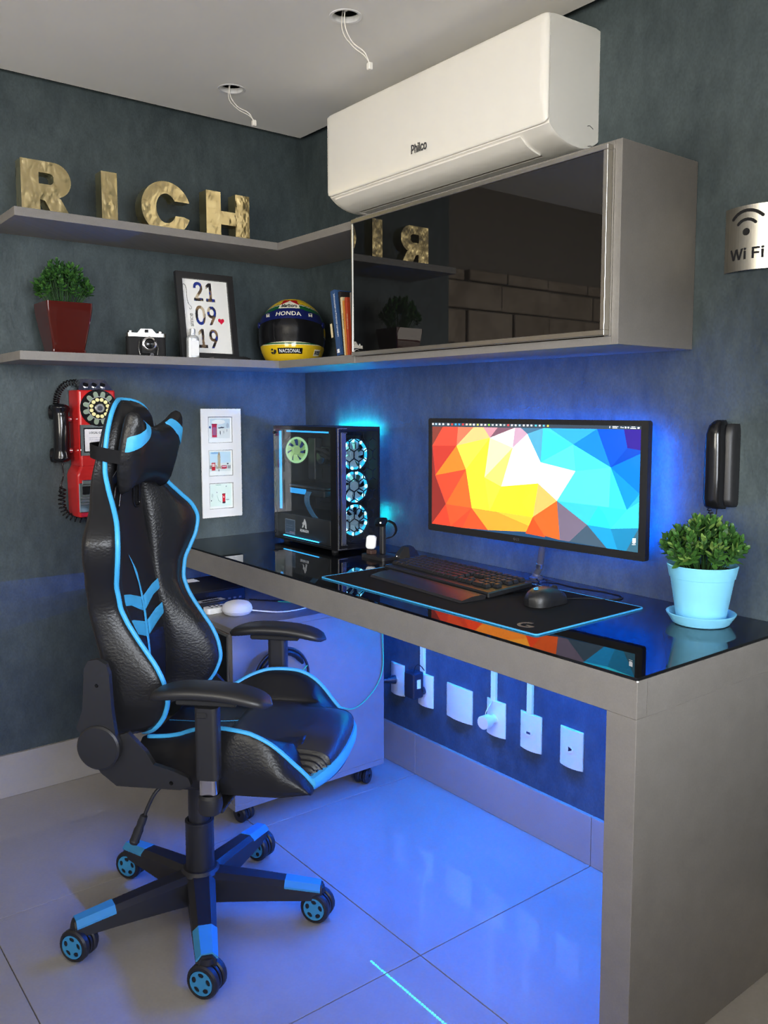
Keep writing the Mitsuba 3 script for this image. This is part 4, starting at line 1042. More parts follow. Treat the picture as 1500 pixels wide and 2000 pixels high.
# blue strip on the back of the tower, lighting the wall
k = f'{pc}__rear_light'
scene[k] = glow(cat(bx(0.215, 0.470, -0.036, -0.032, 1.1590, 1.1630), bx(0.478, 0.482, -0.036, -0.032, 0.835, 0.895)), LED_BLUE * LED_CASE + V3(0, 0.06 * LED_CASE, 0), 2.0, smooth=False)
for x, z in ((0.225, 1.161), (0.460, 1.161), (0.480, 0.845), (0.480, 0.885)):
    part(pc, 'light_bracket', bx(x - 0.002, x + 0.002, QY1 + 0.0003, -0.0362, z - 0.0015, z + 0.0015), 'm_black_plastic', False)
labels[k] = {'label': 'blue light strip on the back'}

# ------------------------------------------------------------------ desk top things
mp = thing('mouse_pad', 'large black desk mat with a light blue stitched edge under keyboard and mouse', 'mouse pad')
MPc = rrect(0, 0.780, 0, 0.378, 0.008)
mx = V3(0.99984, 0.018, 0) / np.linalg.norm([0.99984, 0.018])
my = V3(-mx[1], mx[0], 0)
mo0 = V3(0.866, -0.506, ZT + 0.0001)
part(mp, 'sheet', place(prism(MPc, 0.003), mo0, mx, my), 'm_fabric_black', False)
ec = np.array(MPc.exterior.coords)[:-1]
part(mp, 'stitched_edge', tube([mo0 + mx * x + my * y + V3(0, 0, 0.0018) for x, y in ec], 0.0022, 8, closed=True), 'm_blue_leather', True, label='light blue stitched edge')
ge = disc(0, 0, 0.022).difference(disc(0, 0, 0.014)).difference(sg.box(0, -0.006, 0.03, 0.03)).union(sg.box(0.0, -0.006, 0.021, 0.0005))
part(mp, 'logo', place(prism(ge, 0.0003), mo0 + mx * 0.715 + my * 0.045 + V3(0, 0, 0.0031), mx, my), 'm_grey_plastic', False, label='dark grey round emblem')
ZP = ZT + 0.0032

ca, sa_ = math.cos(math.radians(-3.5)), math.sin(math.radians(-3.5))
kx, ky = V3(ca, sa_, 0), V3(-sa_, ca, 0)
ko = V3(0.902, -0.312, ZP)
kb = thing('keyboard', 'black mechanical keyboard with backlit keys on the desk mat', 'keyboard')
KW, KD = 0.452, 0.150
def kbp(m):
    t = math.radians(4.0)
    return place(m, ko, kx, ky * math.cos(t) + V3(0, 0, math.sin(t)), V3(0, 0, math.cos(t)) - ky * math.sin(t))


part(kb, 'case', kbp(bx(0, KW, 0, KD, 0.001, 0.016, 0.003)), 'm_black_plastic', False)
part(kb, 'riser', place(bx(0.02, KW - 0.02, 0.10, 0.145, 0.0002, 0.0085), ko, kx, ky), 'm_black_plastic', False)
mat('m_key_glow', lin(90, 70, 120), 0.5, 0.4)
U = 0.0192
rows = [([0] + [2 + i * 1.0 + (0.5 * (i // 4)) for i in range(12)], [1] * 13, 0.1265, 0.0155), None]
keys = []
def krow(y, widths, x0=0.007):
    x = x0
    for w in widths:
        if w > 0:
            keys.append((x, y, w * U - 0.0028))
        x += abs(w) * U


krow(0.1235, [1, -1, 1, 1, 1, 1, -0.5, 1, 1, 1, 1, -0.5, 1, 1, 1, 1, -0.25, 1, 1, 1, -0.25, 1, 1, 1, 1])
for q, ws in enumerate(([1] * 13 + [2, -0.25, 1, 1, 1, -0.25, 1, 1, 1, 1], [1.5] + [1] * 12 + [1.5, -0.25, 1, 1, 1, -0.25, 1, 1, 1, 1], [1.75] + [1] * 11 + [2.25, -3.5, 1, 1, 1], [2.25] + [1] * 10 + [2.75, -1.25, 1, -1.25, 1, 1, 1, 1], [1.25, 1.25, 1.25, 6.25, 1.25, 1.25, 1.25, 1.25, -0.25, 1, 1, 1, -0.25, 2, 1])):
    krow(0.1010 - q * 0.0192, ws)
kmesh = {}
for x, y, w in keys:
    hh = 0.0162
    rings = [[(a, b, z) for a, b in ((i0, i0), (w - i0, i0), (w - i0, hh - i0), (i0, hh - i0))] for i0, z in ((0.0, 0.0), (0.0004, 0.003), (0.0022, 0.0085))]
    part(kb, 'key', kbp(moved(loft(rings), x, y, 0.0168)), 'm_black_plastic', False)
glint = [bx(x + w - 0.0012, x + w + 0.0022, y - 0.0016, y - 0.0002, 0.0162, 0.0172) for x, y, w in keys]
part(kb, 'wrist_rest', place(loft([np.array([(x, -0.088 + 0.002, 0.0008), (x, -0.008, 0.0008), (x, -0.006, 0.010), (x, -0.02, 0.0135), (x, -0.05, 0.0125), (x, -0.082, 0.0065)]) for x in (0.056, 0.058, KW - 0.004, KW - 0.002)]), ko, kx, ky), 'm_leather_panel', 20, label='smooth black wrist rest')
part(kb, 'cable', tube(spline([ko + kx * 0.42 + ky * 0.149 + V3(0, 0, 0.006), ko + kx * 0.43 + ky * 0.17 + V3(0, 0, 0.003), V3(1.30, -0.095, ZT + 0.0022), V3(1.268, -0.070, ZT + 0.006), V3(1.262, -0.064, ZT + 0.002)], 24), 0.0019, 6), 'm_black_matte', True)

ms = thing('computer_mouse', 'black computer mouse with a glowing blue mark on the desk mat', 'computer mouse')
mc = V3(1.474, -0.268, ZP)
def mouse_ring(t):
    y = -0.060 + 0.120 * t
    w = 0.034 * (max(1 - abs(2 * t - 1) ** 3.2, 0.0)) ** 0.5 * (1 - 0.10 * math.exp(-((t - 0.55) / 0.2) ** 2)) + 0.0015
    hgt = 0.041 * (math.sin(math.pi * min(max(0.06 + 0.88 * t, 0), 1) ** 0.82)) ** 0.62 + 0.001
    a = np.linspace(0, np.pi, 19)
    x = w * np.sign(np.cos(a)) * np.abs(np.cos(a)) ** 0.62
    z = 0.0016 + hgt * np.sin(a) ** 0.75
    return np.stack([x, np.full(19, y), z], 1)
mouse_m = loft([mouse_ring(t) for t in np.linspace(0, 1, 30)])
part(ms, 'shell', moved(mouse_m, *mc), 'm_black_plastic', 50)
part(ms, 'wheel', cyl(mc + [-0.0035, 0.030, 0.0335], mc + [0.0035, 0.030, 0.0335], 0.0085, 18), 'm_black_matte', 30)
gm = place(prism(ge, 0.0004), (0, 0, 0), (0.32, 0, 0), (0, 0.32, 0), (0, 0, 1))
k = f'{ms}__logo'
scene[k] = glow(place(gm, mc + V3(-0.003, -0.030, 0.0412), (1, 0, 0), (0, 0.97, 0.24), (0, -0.24, 0.97)), V3(0.05, 0.45, 1.0) * 1.6, 0.1, smooth=False)
labels[k] = {'label': 'glowing blue mark'}
part(ms, 'cable', tube(spline([mc + V3(0, 0.058, 0.006), V3(1.478, -0.19, ZP + 0.003), V3(1.50, -0.150, ZP + 0.002), V3(1.535, -0.110, ZT + 0.002), V3(1.545, -0.070, ZT + 0.002), V3(1.52, -0.045, ZT + 0.002), V3(1.46, -0.040, ZT + 0.002), V3(1.39, -0.055, ZT + 0.002), V3(1.32, -0.050, ZT + 0.002), V3(1.275, -0.052, ZT + 0.006)], 60), 0.0018, 6), 'm_black_matte', True)

w = thing('watch_stand', 'black charging stand holding a smart watch beside the computer tower', 'charging stand')
wb = V3(0.715, -0.175, ZT)
part(w, 'base', place(prism(rrect(-0.055, 0.060, -0.045, 0.035, 0.010), 0.010), wb + [0, 0, 0.0002], (1, 0, 0), (0, 1, 0)), 'm_black_plastic', False)
part(w, 'post', bx(wb[0] - 0.010, wb[0] + 0.010, wb[1] - 0.006, wb[1] + 0.008, ZT + 0.0104, 0.872, 0.003), 'm_black_plastic', False)
part(w, 'dock', bx(wb[0] - 0.040, wb[0] - 0.015, wb[1] - 0.034, wb[1] - 0.010, ZT + 0.0104, ZT + 0.024, 0.002), 'm_brown', False)
sw = thing('smart_watch', 'black smart watch with a looped strap on top of the charging stand', 'watch')
part(sw, 'case', place(prism(rrect(-0.018, 0.018, -0.016, 0.016, 0.007), 0.010), (0.716, -0.180, 0.8745), V3(0.86, 0.5, 0), V3(-0.42, 0.72, 0.55) / np.linalg.norm([-0.42, 0.72, 0.55])), 'm_black_gloss', 20)
part(sw, 'strap', place(ribbon(spline([(0.016, 0, 0.0), (0.036, 0, -0.010), (0.042, 0, -0.032), (0.030, 0, -0.050), (0.012, 0, -0.056)], 30)[:, [0, 2, 1]] * [1, 1, 1], 0.020, 0.0014), (0.7125, -0.170, 0.882), V3(0.80, 0.60, 0), (0, 0, 1), V3(0.60, -0.80, 0)), 'm_fabric_black', 40)
part(sw, 'crown', cyl((0.7275, -0.1915, 0.878), (0.7305, -0.1945, 0.8785), 0.003, 12), 'm_steel', 30)
eb = thing('earbud_case', 'small white rounded earbud case standing on the charging stand', 'earbud case')
part(eb, 'body', place(loft([np.array(rrect(-0.0165 + q, 0.0165 - q, -0.022 + q, 0.022 - q, 0.011 - q, 6).exterior.coords)[:-1] @ np.array([[1, 0, 0], [0, 1, 0]]) + [0, 0, z] for q, z in ((0.004, 0.0), (0.001, 0.0025), (0.0, 0.006), (0.0, 0.010), (0.001, 0.0135), (0.004, 0.016))]), (0.6885, -0.196, 0.8133), V3(0.82, 0.57, 0), V3(0.0, 0.10, 1.0)), 'm_white_gloss', 50)
ch_ = thing('desk_gadget', 'black faceted desk gadget with a tiny light between tower and keyboard', 'desk gadget')
part(ch_, 'body', moved(loft([np.array([(x * s, y * s, z) for x, y in ((-0.034, -0.026), (0.0, -0.034), (0.036, -0.022), (0.036, 0.02), (0.0, 0.028), (-0.03, 0.02))]) for s, z in ((1.0, 0.0003), (0.95, 0.014), (0.72, 0.030), (0.42, 0.043), (0.2, 0.046))]), 0.800, -0.140, ZT), 'm_black_plastic', 25)
k = f'{ch_}__light'
scene[k] = glow(lathe([(0.0, 0.0), (0.0022, 0.0), (0.0018, 0.0014), (0.0, 0.0018)], 10, (0.784, -0.1712, ZT + 0.0125), (-0.2, -1, 0.2)), (1.6, 1.5, 1.4), 0.05, smooth=False)
part(ch_, 'cable', tube(spline([(0.775, -0.13, ZT + 0.012), (0.755, -0.105, ZT + 0.006), (0.72, -0.10, ZT + 0.003), (0.68, -0.105, ZT + 0.003), (0.64, -0.12, ZT + 0.003)], 24), 0.0018, 6), 'm_black_matte', True)

# plant in the blue pot on the desk
LEAF_PTS = [(0.0, 0.0, 0.0), (0.10, 0.30, 0.03), (0.20, 0.36, 0.05), (0.30, 0.30, 0.05), (0.38, 0.0, 0.04)]
def leaf_mesh(L=0.016):
    """A small cupped oval leaf from the origin along +y."""
    ts = np.linspace(0, 1, 6)
    v, f = [], []
    for t in ts:
        wv = 0.30 * math.sin(math.pi * min(t * 0.86 + 0.08, 1.0)) ** 0.8
        for sx in (-1, 0, 1):
            v.append((sx * wv * L, t * L, (0.10 * abs(sx) * wv * 2 + 0.22 * t * t) * L))
    for i in range(5):
        for j in range(2):
            a = i * 3 + j
            f += [(a, a + 1, a + 4), (a, a + 4, a + 3)]
    return tm(v, f)


def shrub(root, base, rx, rz, n, L, seed, mats, lean=None):
    """Upright sprigs with whorls of leaves; returns (leaf transforms, sprig stems)."""
    r = np.random.default_rng(seed)
    out, stems = [], []
    ga = math.pi * (3 - math.sqrt(5))
    for i in range(n):
        u = (i + 0.5) / n
        rad = math.sqrt(u)
        an = i * ga + r.normal(0, 0.25)
        tip = base + V3(rx * rad * math.cos(an), rx * rad * math.sin(an), rz * (1 - 0.62 * rad**2.2) * (0.86 + 0.28 * r.random()))
        foot = base + V3(rx * 0.45 * rad * math.cos(an), rx * 0.45 * rad * math.sin(an), -0.004)
        stems.append((foot, tip))
        axis = (tip - foot) / np.linalg.norm(tip - foot)
        for lev in range(4):
            p = tip - axis * L * 0.55 * lev
            for q in range(3 if lev else 4):
                a = q * 2 * math.pi / (3 if lev else 4) + lev * 1.05 + r.random() * 0.8
                x = np.cross(axis, [0.31, 0.2, 0.9])
                x /= np.linalg.norm(x)
                y = np.cross(axis, x)
                outd = x * math.cos(a) + y * math.sin(a)
                d = outd * (0.62 + 0.22 * lev) + axis * (0.85 - 0.22 * lev)
                d /= np.linalg.norm(d)
                up = axis - d * (axis @ d)
                up /= np.linalg.norm(up)
                s = (0.75 + 0.5 * r.random()) * (0.8 if lev == 0 else 1.0)
                X = np.cross(d, up)
                out.append((p, X * s, d * s, up * s, mats[int(r.random() * len(mats))]))
    return out, stems


pl = thing('potted_plant', 'leafy green plant in a light blue pot and saucer on the desk', 'potted plant')
PC = V3(1.796, -0.128, ZT)
part(pl, 'saucer', lathe([(0.0, 0.0004), (0.056, 0.0004), (0.060, 0.003), (0.0725, 0.022), (0.0735, 0.0245), (0.0715, 0.0255), (0.069, 0.0235), (0.058, 0.0075), (0.0, 0.0065)], 56, PC), 'm_blue_ceramic', 40)
pot = f'{pl}__pot'
scene[pot] = mikit.ply(lathe([(0.0, 0.008), (0.049, 0.008), (0.0515, 0.011), (0.0665, 0.101), (0.0668, 0.1025), (0.0690, 0.1035), (0.0735, 0.1255), (0.0745, 0.1295), (0.0730, 0.1315), (0.0700, 0.1300), (0.0655, 0.112), (0.0, 0.111)], 64, PC), 'm_blue_ceramic', 35)
labels[pot] = {'label': 'light blue glazed pot'}
part(pl, 'soil', lathe([(0.0, 0.1112), (0.0645, 0.1112), (0.0655, 0.118), (0.03, 0.122), (0.0, 0.121)], 32, PC), 'm_soil', 30)
leaf_base = PC + V3(0, 0, 0.122)
lv, stems = shrub(pl, leaf_base, 0.092, 0.098, 84, 0.0185, 3, ['m_leaf', 'm_leaf', 'm_leaf_light', 'm_leaf_dark'])
LMESH = {k: mikit.ply(leaf_mesh(0.0185), k, True) for k in ('m_leaf', 'm_leaf_light', 'm_leaf_dark')}
view = np.array([(p - PC) @ (EYE - PC) + 0.02 * (p[2] - PC[2]) for p, *_ in lv])
order = np.argsort(-np.array([(p[2] - PC[2]) * 1.0 + ((p - PC)[:2] @ (EYE - PC)[:2]) / 2.0 for p, *_ in lv]))
rest = []
for rank, i in enumerate(order):
    p, X, Y, Z, mm = lv[i]
    M = np.eye(4)
    M[:3, 0], M[:3, 1], M[:3, 2], M[:3, 3] = X, Y, Z, p
    if rank < 300:
        scene[free(f'{pl}__leaf')] = {**LMESH[mm], 'to_world': T(M)}
    else:
        rest.append(tm(np.asarray(leaf_mesh(0.0185).vertices) @ M[:3, :3].T + p, leaf_mesh(0.0185).faces))
part(pl, 'foliage', cat(rest), 'm_leaf', True, kind='stuff', label='dense small green leaves')
part(pl, 'stem', cat([tube([a, (a + b) / 2, b], 0.0011, 5) for a, b in stems]), 'm_leaf_dark', True, kind='stuff')

# ------------------------------------------------------------------ upper shelf: gold letters
ZS1, ZS2 = 1.7892, 1.3954
LX = 0.175
def letter_shape(c):
    if c == 'I':
        return sg.box(0, 0, 0.049, 0.165)
    if c == 'H':
        return sg.box(0, 0, 0.053, 0.163).union(sg.box(0.107, 0, 0.160, 0.163)).union(sg.box(0.05, 0.058, 0.11, 0.102))
    if c == 'C':
        g = sa.scale(disc(0, 0, 1, 24), 0.083, 0.084).difference(sa.scale(disc(0, 0, 1, 24), 0.034, 0.046))
        g = g.difference(sg.Polygon([(0.0, 0.0), (0.12, 0.040), (0.12, -0.040)])).difference(sg.box(0.0, -0.020, 0.12, 0.026))
        return sa.translate(g, 0.083, 0.0825)
    g = sg.box(0, 0, 0.052, 0.163).union(sg.box(0.04, 0.062, 0.092, 0.163)).union(sa.translate(sa.scale(disc(0, 0, 1, 24), 0.050, 0.0505), 0.092, 0.1125))
    g = g.union(sg.Polygon([(0.045, 0.072), (0.092, 0.072), (0.112, 0.060), (0.146, 0.0), (0.092, 0.0), (0.066, 0.050), (0.045, 0.055)]))
    return g.difference(rrect(0.050, 0.092, 0.098, 0.130, 0.012).union(sg.box(0.050, 0.098, 0.07, 0.130)))


for c, y in (('R', -1.071), ('I', -0.838), ('C', -0.713), ('H', -0.491)):
    t = thing('gold_letter', f'shiny gold letter {c} standing on the upper shelf', 'letter', 'gold letters on the upper shelf')
    g = letter_shape(c)
    part(t, 'front_face', prism(g, 0.0015, (LX - 0.0015, y, ZS1), (0, 1, 0), (0, 0, 1)), 'm_gold', 20)
    part(t, 'body', prism(g.buffer(-0.0004), 0.050, (LX - 0.0518, y, ZS1 + 0.0003), (0, 1, 0), (0, 0, 1)), 'm_gold_side' if 'm_gold_side' in scene else 'm_gold', 25)

# ------------------------------------------------------------------ lower shelf, left to right
pr = thing('potted_plant', 'leafy green plant in a dark red square pot on the lower shelf', 'potted plant')
RC = V3(0.135, -0.952, ZS2)
def sq(w, z, r=0.006):
    return np.array(rrect(-w, w, -w, w, r, 3).exterior.coords)[:-1] @ np.array([[1.0, 0], [0, 1]]), z
rings = []
for w, z in ((0.050, 0.0003), (0.050, 0.014), (0.0475, 0.0145), (0.050, 0.03), (0.058, 0.075), (0.0645, 0.115), (0.0675, 0.142), (0.0675, 0.154), (0.062, 0.155), (0.060, 0.135)):
    q, _ = sq(w, z)
    rings.append(np.column_stack([q + RC[:2], np.full(len(q), RC[2] + z)]))
pk = f'{pr}__pot'
scene[pk] = mikit.ply(loft(rings), 'm_red_ceramic', 20)
labels[pk] = {'label': 'glossy dark red square pot'}
lv2, stems2 = shrub(pr, RC + V3(0, 0, 0.145), 0.084, 0.125, 80, 0.015, 11, ['m_leaf', 'm_leaf_dark', 'm_leaf_dark', 'm_leaf'])
for mm in ('m_leaf', 'm_leaf_dark'):
    ms_ = []
    lm = leaf_mesh(0.0155)
    for p, X, Y, Z, q in lv2:
        if q == mm:
            ms_.append(tm(np.asarray(lm.vertices) @ np.array([X, Y, Z]) + p, lm.faces))
    part(pr, 'foliage', cat(ms_), mm, True, kind='stuff', label='dense small green leaves')
part(pr, 'stem', cat([tube([a, b], 0.0011, 5) for a, b in stems2]), 'm_leaf_dark', True, kind='stuff')

cam = thing('vintage_camera', 'black and chrome vintage folding camera on the lower shelf', 'camera')
def cp(m):
    t = math.radians(-10)
    return place(m, (0.150, -0.700, ZS2 + 0.0003), (math.cos(t), math.sin(t), 0), (-math.sin(t), math.cos(t), 0))
part(cam, 'body', cp(prism(rrect(-0.016, 0.016, -0.062, 0.062, 0.012), 0.060, (0, 0, 0.006))), 'm_black_matte', 30)
part(cam, 'base_plate', cp(prism(rrect(-0.017, 0.017, -0.063, 0.063, 0.012), 0.006)), 'm_steel', 30)
part(cam, 'top_plate', cp(cat(prism(rrect(-0.017, 0.017, -0.063, 0.063, 0.012), 0.012, (0, 0, 0.0662)), loft([np.array([(-0.013, -0.030, 0.078), (0.015, -0.030, 0.078), (0.015, 0.030, 0.078), (-0.013, 0.030, 0.078)]), np.array([(-0.012, -0.018, 0.092), (0.0145, -0.018, 0.092), (0.0145, 0.018, 0.092), (-0.012, 0.018, 0.092)])]))), 'm_steel', 25, label='chrome top plate')
part(cam, 'finder_window', cp(bx(0.0146, 0.0155, -0.006, 0.005, 0.080, 0.089)), 'm_black_gloss', False)
for y in (-0.048, 0.046):
    part(cam, 'knob', cp(cyl((0, y, 0.0783), (0, y, 0.085), 0.009, 20)), 'm_steel', 30)
part(cam, 'front_standard', cp(bx(0.0162, 0.028, -0.020, 0.024, 0.012, 0.062, 0.002)), 'm_black_matte', False)
part(cam, 'lens_ring', cp(lathe([(0.0165, 0.0), (0.0225, 0.0), (0.0225, 0.010), (0.019, 0.012), (0.0165, 0.012)], 36, (0.0282, 0.003, 0.043), (1, 0, 0))), 'm_chrome', 30, label='chrome lens ring')
part(cam, 'lens', cp(lathe([(0.0, 0.0), (0.0163, 0.0), (0.0163, 0.006), (0.010, 0.0085), (0.0, 0.0095)], 32, (0.0282, 0.003, 0.043), (1, 0, 0))), 'm_black_gloss', 40)
part(cam, 'strut', cp(cat(tube([(0.017, -0.024, 0.055), (0.030, -0.030, 0.03), (0.034, -0.026, 0.008)], 0.0015, 6), tube([(0.017, 0.028, 0.055), (0.030, 0.032, 0.03), (0.034, 0.028, 0.008)], 0.0015, 6))), 'm_steel', True)
part(cam, 'latch', cp(cyl((0.034, 0.010, 0.0085), (0.040, 0.010, 0.0085), 0.006, 14)), 'm_chrome', 30)

fr = thing('picture_frame', 'black framed date print 21 09 19 leaning on the lower shelf', 'picture frame')
lean = math.atan2(0.042, 0.284)
FXv, FYv = V3(0, 1, 0), V3(-math.sin(lean), 0, math.cos(lean))
FNv = np.cross(FXv, FYv)
FO = V3(0.198, -0.598, ZS2 + 0.0012)
FW, FH = 0.2065, 0.288
def fp3(x, y, w=0.0):
    return FO + FXv * x + FYv * y + FNv * w
frame_g = sg.box(0, 0, FW, FH).difference(sg.box(0.021, 0.020, FW - 0.021, FH - 0.021))
part(fr, 'frame', place(prism(frame_g, 0.016), fp3(0, 0, -0.012), FXv, FYv, FNv), 'm_black_plastic', False)
part(fr, 'backing', place(prism(sg.box(0.004, 0.004, FW - 0.004, FH - 0.004), 0.003), fp3(0, 0, -0.0125), FXv, FYv, FNv), 'm_brown', False)
ox, oy, pw, ph_ = 0.021, 0.020, FW - 0.042, FH - 0.041
part(fr, 'paper', place(prism(sg.box(ox, oy, ox + pw, oy + ph_), 0.001), fp3(0, 0, -0.006), FXv, FYv, FNv), 'm_paper_white', False)


def photo_tex(p, n, uv):
    a = fbm(p.y * 60, p.z * 60, 1.0, octaves=3)
    b = noise(p.y * 90, p.z * 60, 5.0)
    c = noise(p.y * 55 + 7, p.z * 48, 9.0)
    col = mix((0.012, 0.010, 0.012), (0.20, 0.13, 0.07), smoothstep(0.42, 0.66, a))
    col = mix(col, (0.015, 0.03, 0.20), smoothstep(0.60, 0.68, b))
    return mix(col, (0.48, 0.40, 0.28), smoothstep(0.70, 0.80, c))


mat('m_photo', proc(photo_tex), 0.5, 0.3)
for s, y, x in (('21', 0.197, 0.062), ('09', 0.118, 0.062), ('19', 0.040, 0.066)):
    tmx = meshkit.text_mesh(s, 0.060, 0.0004, True)
    v = np.array(tmx.vertices)
    v[:, 0] = (v[:, 0] - v[:, 0].min()) * (0.076 if s != '19' else 0.072) / np.ptp(v[:, 0])
    part(fr, 'digits', place(tm(v, tmx.faces), fp3(x, y, -0.0048), FXv, FYv, FNv), 'm_photo', False, label=f'photo filled digits {s}')
hx, hy = 0.154, 0.132
heart = sg.Polygon([(0, -0.011)] + [(16 * math.sin(t) ** 3 * 0.00072, (13 * math.cos(t) - 5 * math.cos(2 * t) - 2 * math.cos(3 * t) - math.cos(4 * t)) * 0.00072) for t in np.linspace(math.pi, -math.pi, 40)]).buffer(0)
mat('m_heart', lin(200, 25, 60), 0.5, 0.3)
part(fr, 'heart', place(prism(heart, 0.0004), fp3(hx, hy, -0.0048), FXv, FYv, FNv), 'm_heart', False, label='red heart')
sw_pts = [(0.0245, 0.243), (0.028, 0.249), (0.034, 0.244), (0.037, 0.230), (0.0365, 0.205), (0.040, 0.185), (0.048, 0.176), (0.051, 0.170), (0.046, 0.166), (0.042, 0.170)]
part(fr, 'script', cat(tube([fp3(x, y, -0.0046) for x, y in spline(sw_pts, 40)], 0.0007, 5), text('since', 0.013, fp3(0.0525, 0.108, -0.0048), FYv, -FXv, 0.0004)), 'm_black_matte', False, label='handwritten word since')

bo = thing('spray_bottle', 'small silver bottle in front of the framed date print', 'bottle')
BOv = V3(0.236, -0.578, ZS2)
def el(rx, ry, z):
    a = np.arange(28) * 2 * np.pi / 28
    return np.stack([BOv[0] + rx * np.sign(np.cos(a)) * np.abs(np.cos(a)) ** 0.6, BOv[1] + ry * np.sign(np.sin(a)) * np.abs(np.sin(a)) ** 0.6, np.full(28, BOv[2] + z)], 1)
part(bo, 'body', loft([el(0.011, 0.018, 0.0004), el(0.013, 0.020, 0.003), el(0.013, 0.020, 0.062), el(0.011, 0.017, 0.070), el(0.006, 0.008, 0.075), el(0.006, 0.008, 0.078)]), 'm_silver_bottle', 40)
part(bo, 'cap', cyl(BOv + [0, 0, 0.0782], BOv + [0, 0, 0.094], 0.0092, 20, bev=0.0015), 'm_silver_bottle', 30)
part(bo, 'label', prism(rrect(-0.015, 0.015, 0.008, 0.056, 0.003), 0.0004, BOv + [0.0131, 0, 0], (0, 1, 0), (0, 0, 1)), 'm_white', False)
bk_ = thing('black_case', 'low flat black object lying between the framed print and the helmet', 'case')
part(bk_, 'body', moved(loft([np.array([(0.245 - w, y, 0.0003), (0.245 + w, y, 0.0003), (0.245 + w * 0.9, y, h), (0.245 - w * 0.9, y, h)]) for y, w, h in ((-0.525, 0.004, 0.003), (-0.515, 0.012, 0.007), (-0.45, 0.016, 0.009), (-0.40, 0.012, 0.011), (-0.375, 0.004, 0.006))]), 0, 0, ZS2), 'm_black_plastic', 30)

# racing helmet
he = thing('racing_helmet', 'yellow, green and blue racing helmet with a black visor on the lower shelf', 'helmet')
HC = V3(0.152, -0.150, ZS2 + 0.0005)
ha = math.radians(-37.5)
HFv, HLv = V3(math.cos(ha), math.sin(ha), 0), V3(-math.sin(ha), math.cos(ha), 0)
PR = PchipInterpolator([0.0, 0.004, 0.02, 0.05, 0.09, 0.125, 0.155, 0.18, 0.20, 0.216, 0.226, 0.230], [0.70, 0.76, 0.86, 0.955, 1.0, 0.99, 0.925, 0.80, 0.64, 0.45, 0.26, 0.0])
def hsurf(phi, z, off=0.0):
    r = float(PR(np.clip(z, 0, 0.230)))
    chin = 0.010 * math.exp(-((z - 0.045) / 0.035) ** 2) * max(math.cos(phi), 0) ** 3
    x = (0.124 if math.cos(phi) > 0 else 0.132) * r * math.cos(phi) + (chin + off) * math.cos(phi)
    y = 0.119 * r * math.sin(phi) + off * math.sin(phi)
    return HC + HFv * x + HLv * y + V3(0, 0, z + (off * 0.6 if z > 0.18 else 0))


def band_z(phi, z):
    """Height on the helmet turned into a coordinate along its stripes, which droop to the sides."""
    return z + 0.030 * (1 - math.cos(phi))


nz, nphi = 110, 150
zsq = np.concatenate([np.linspace(0, 0.19, 80), 0.230 - 0.04 * (1 - np.linspace(0, 1, 31)[1:]) ** 2])
phs = np.arange(nphi) * 2 * np.pi / nphi
hv = np.array([[hsurf(p, z) for p in phs] for z in zsq])
hm = loft(hv)
cols = []
YEL, GRN, BLU, WHT, BLK = lin(226, 188, 34), lin(20, 84, 48), lin(22, 30, 84), lin(225, 220, 190), lin(14, 14, 16)
for z in zsq:
    for p in phs:
        q = (p + math.pi) % (2 * math.pi) - math.pi
        b = band_z(q, z)
        if b > 0.208: c = YEL
        elif b > 0.2055: c = BLK
        elif b > 0.2025: c = WHT
        elif b > 0.172: c = GRN
        elif b > 0.150: c = BLU
        elif b > 0.147: c = WHT
        elif b > 0.120: c = YEL
        elif b > 0.117: c = BLK
        elif b > 0.114: c = WHT
        elif b > 0.080: c = BLU
        elif z > 0.070: c = GRN
        elif z > 0.066: c = WHT
        elif z > 0.0625: c = GRN
        elif z > 0.059: c = WHT
        else: c = YEL
        cols.append(c)
cols = np.vstack([np.array(cols), [YEL, YEL]])
sh = f'{he}__shell'
scene[sh] = mikit.ply(hm, 'm_print_gloss', True, color=cols)
labels[sh] = {'label': 'glossy yellow, green and blue shell'}


def patch(p0, p1, z0, z1, off, th, n=40, m=10, droop=0.0):
    """A thin shell piece on the helmet between two angles and heights."""
    ph = np.linspace(p0, p1, n)
    f = lambda p, t: z0 + (z1 - z0) * t - droop * (1 - math.cos(p))
    ring = []
    for p in ph:
        out = [hsurf(p, f(p, t), off + th) for t in np.linspace(0, 1, m)]
        inn = [hsurf(p, f(p, t), off) for t in np.linspace(1, 0, m)]
        ring.append(out + inn)
    return loft(np.array(ring))


part(he, 'visor', patch(-1.25, 1.25, 0.070, 0.158, 0.0012, 0.0022, 50, 12, 0.020), 'm_black_gloss', 40, label='glossy black visor')
mat('m_helmet_blue', lin(20, 28, 80), 0.2, 0.5)
mat('m_helmet_white', lin(228, 224, 205), 0.3, 0.5)
mat('m_helmet_red', lin(170, 24, 26), 0.3, 0.5)
mat('m_helmet_yellow', lin(226, 188, 34), 0.2, 0.5)
part(he, 'visor_strip', patch(-1.2, 1.2, 0.150, 0.184, 0.0030, 0.0012, 50, 6, 0.030), 'm_helmet_blue', 40, label='dark blue visor strip')
part(he, 'pivot', lathe([(0.0, 0.0), (0.011, 0.0), (0.011, 0.003), (0.009, 0.005), (0.0, 0.005)], 24, hsurf(1.23, 0.132, 0.003), HFv * math.cos(1.23) + HLv * math.sin(1.23)), 'm_helmet_blue', 30)
part(he, 'pivot', lathe([(0.0, 0.0), (0.011, 0.0), (0.011, 0.003), (0.009, 0.005), (0.0, 0.005)], 24, hsurf(-1.23, 0.132, 0.003), HFv * math.cos(1.23) - HLv * math.sin(1.23)), 'm_helmet_blue', 30)


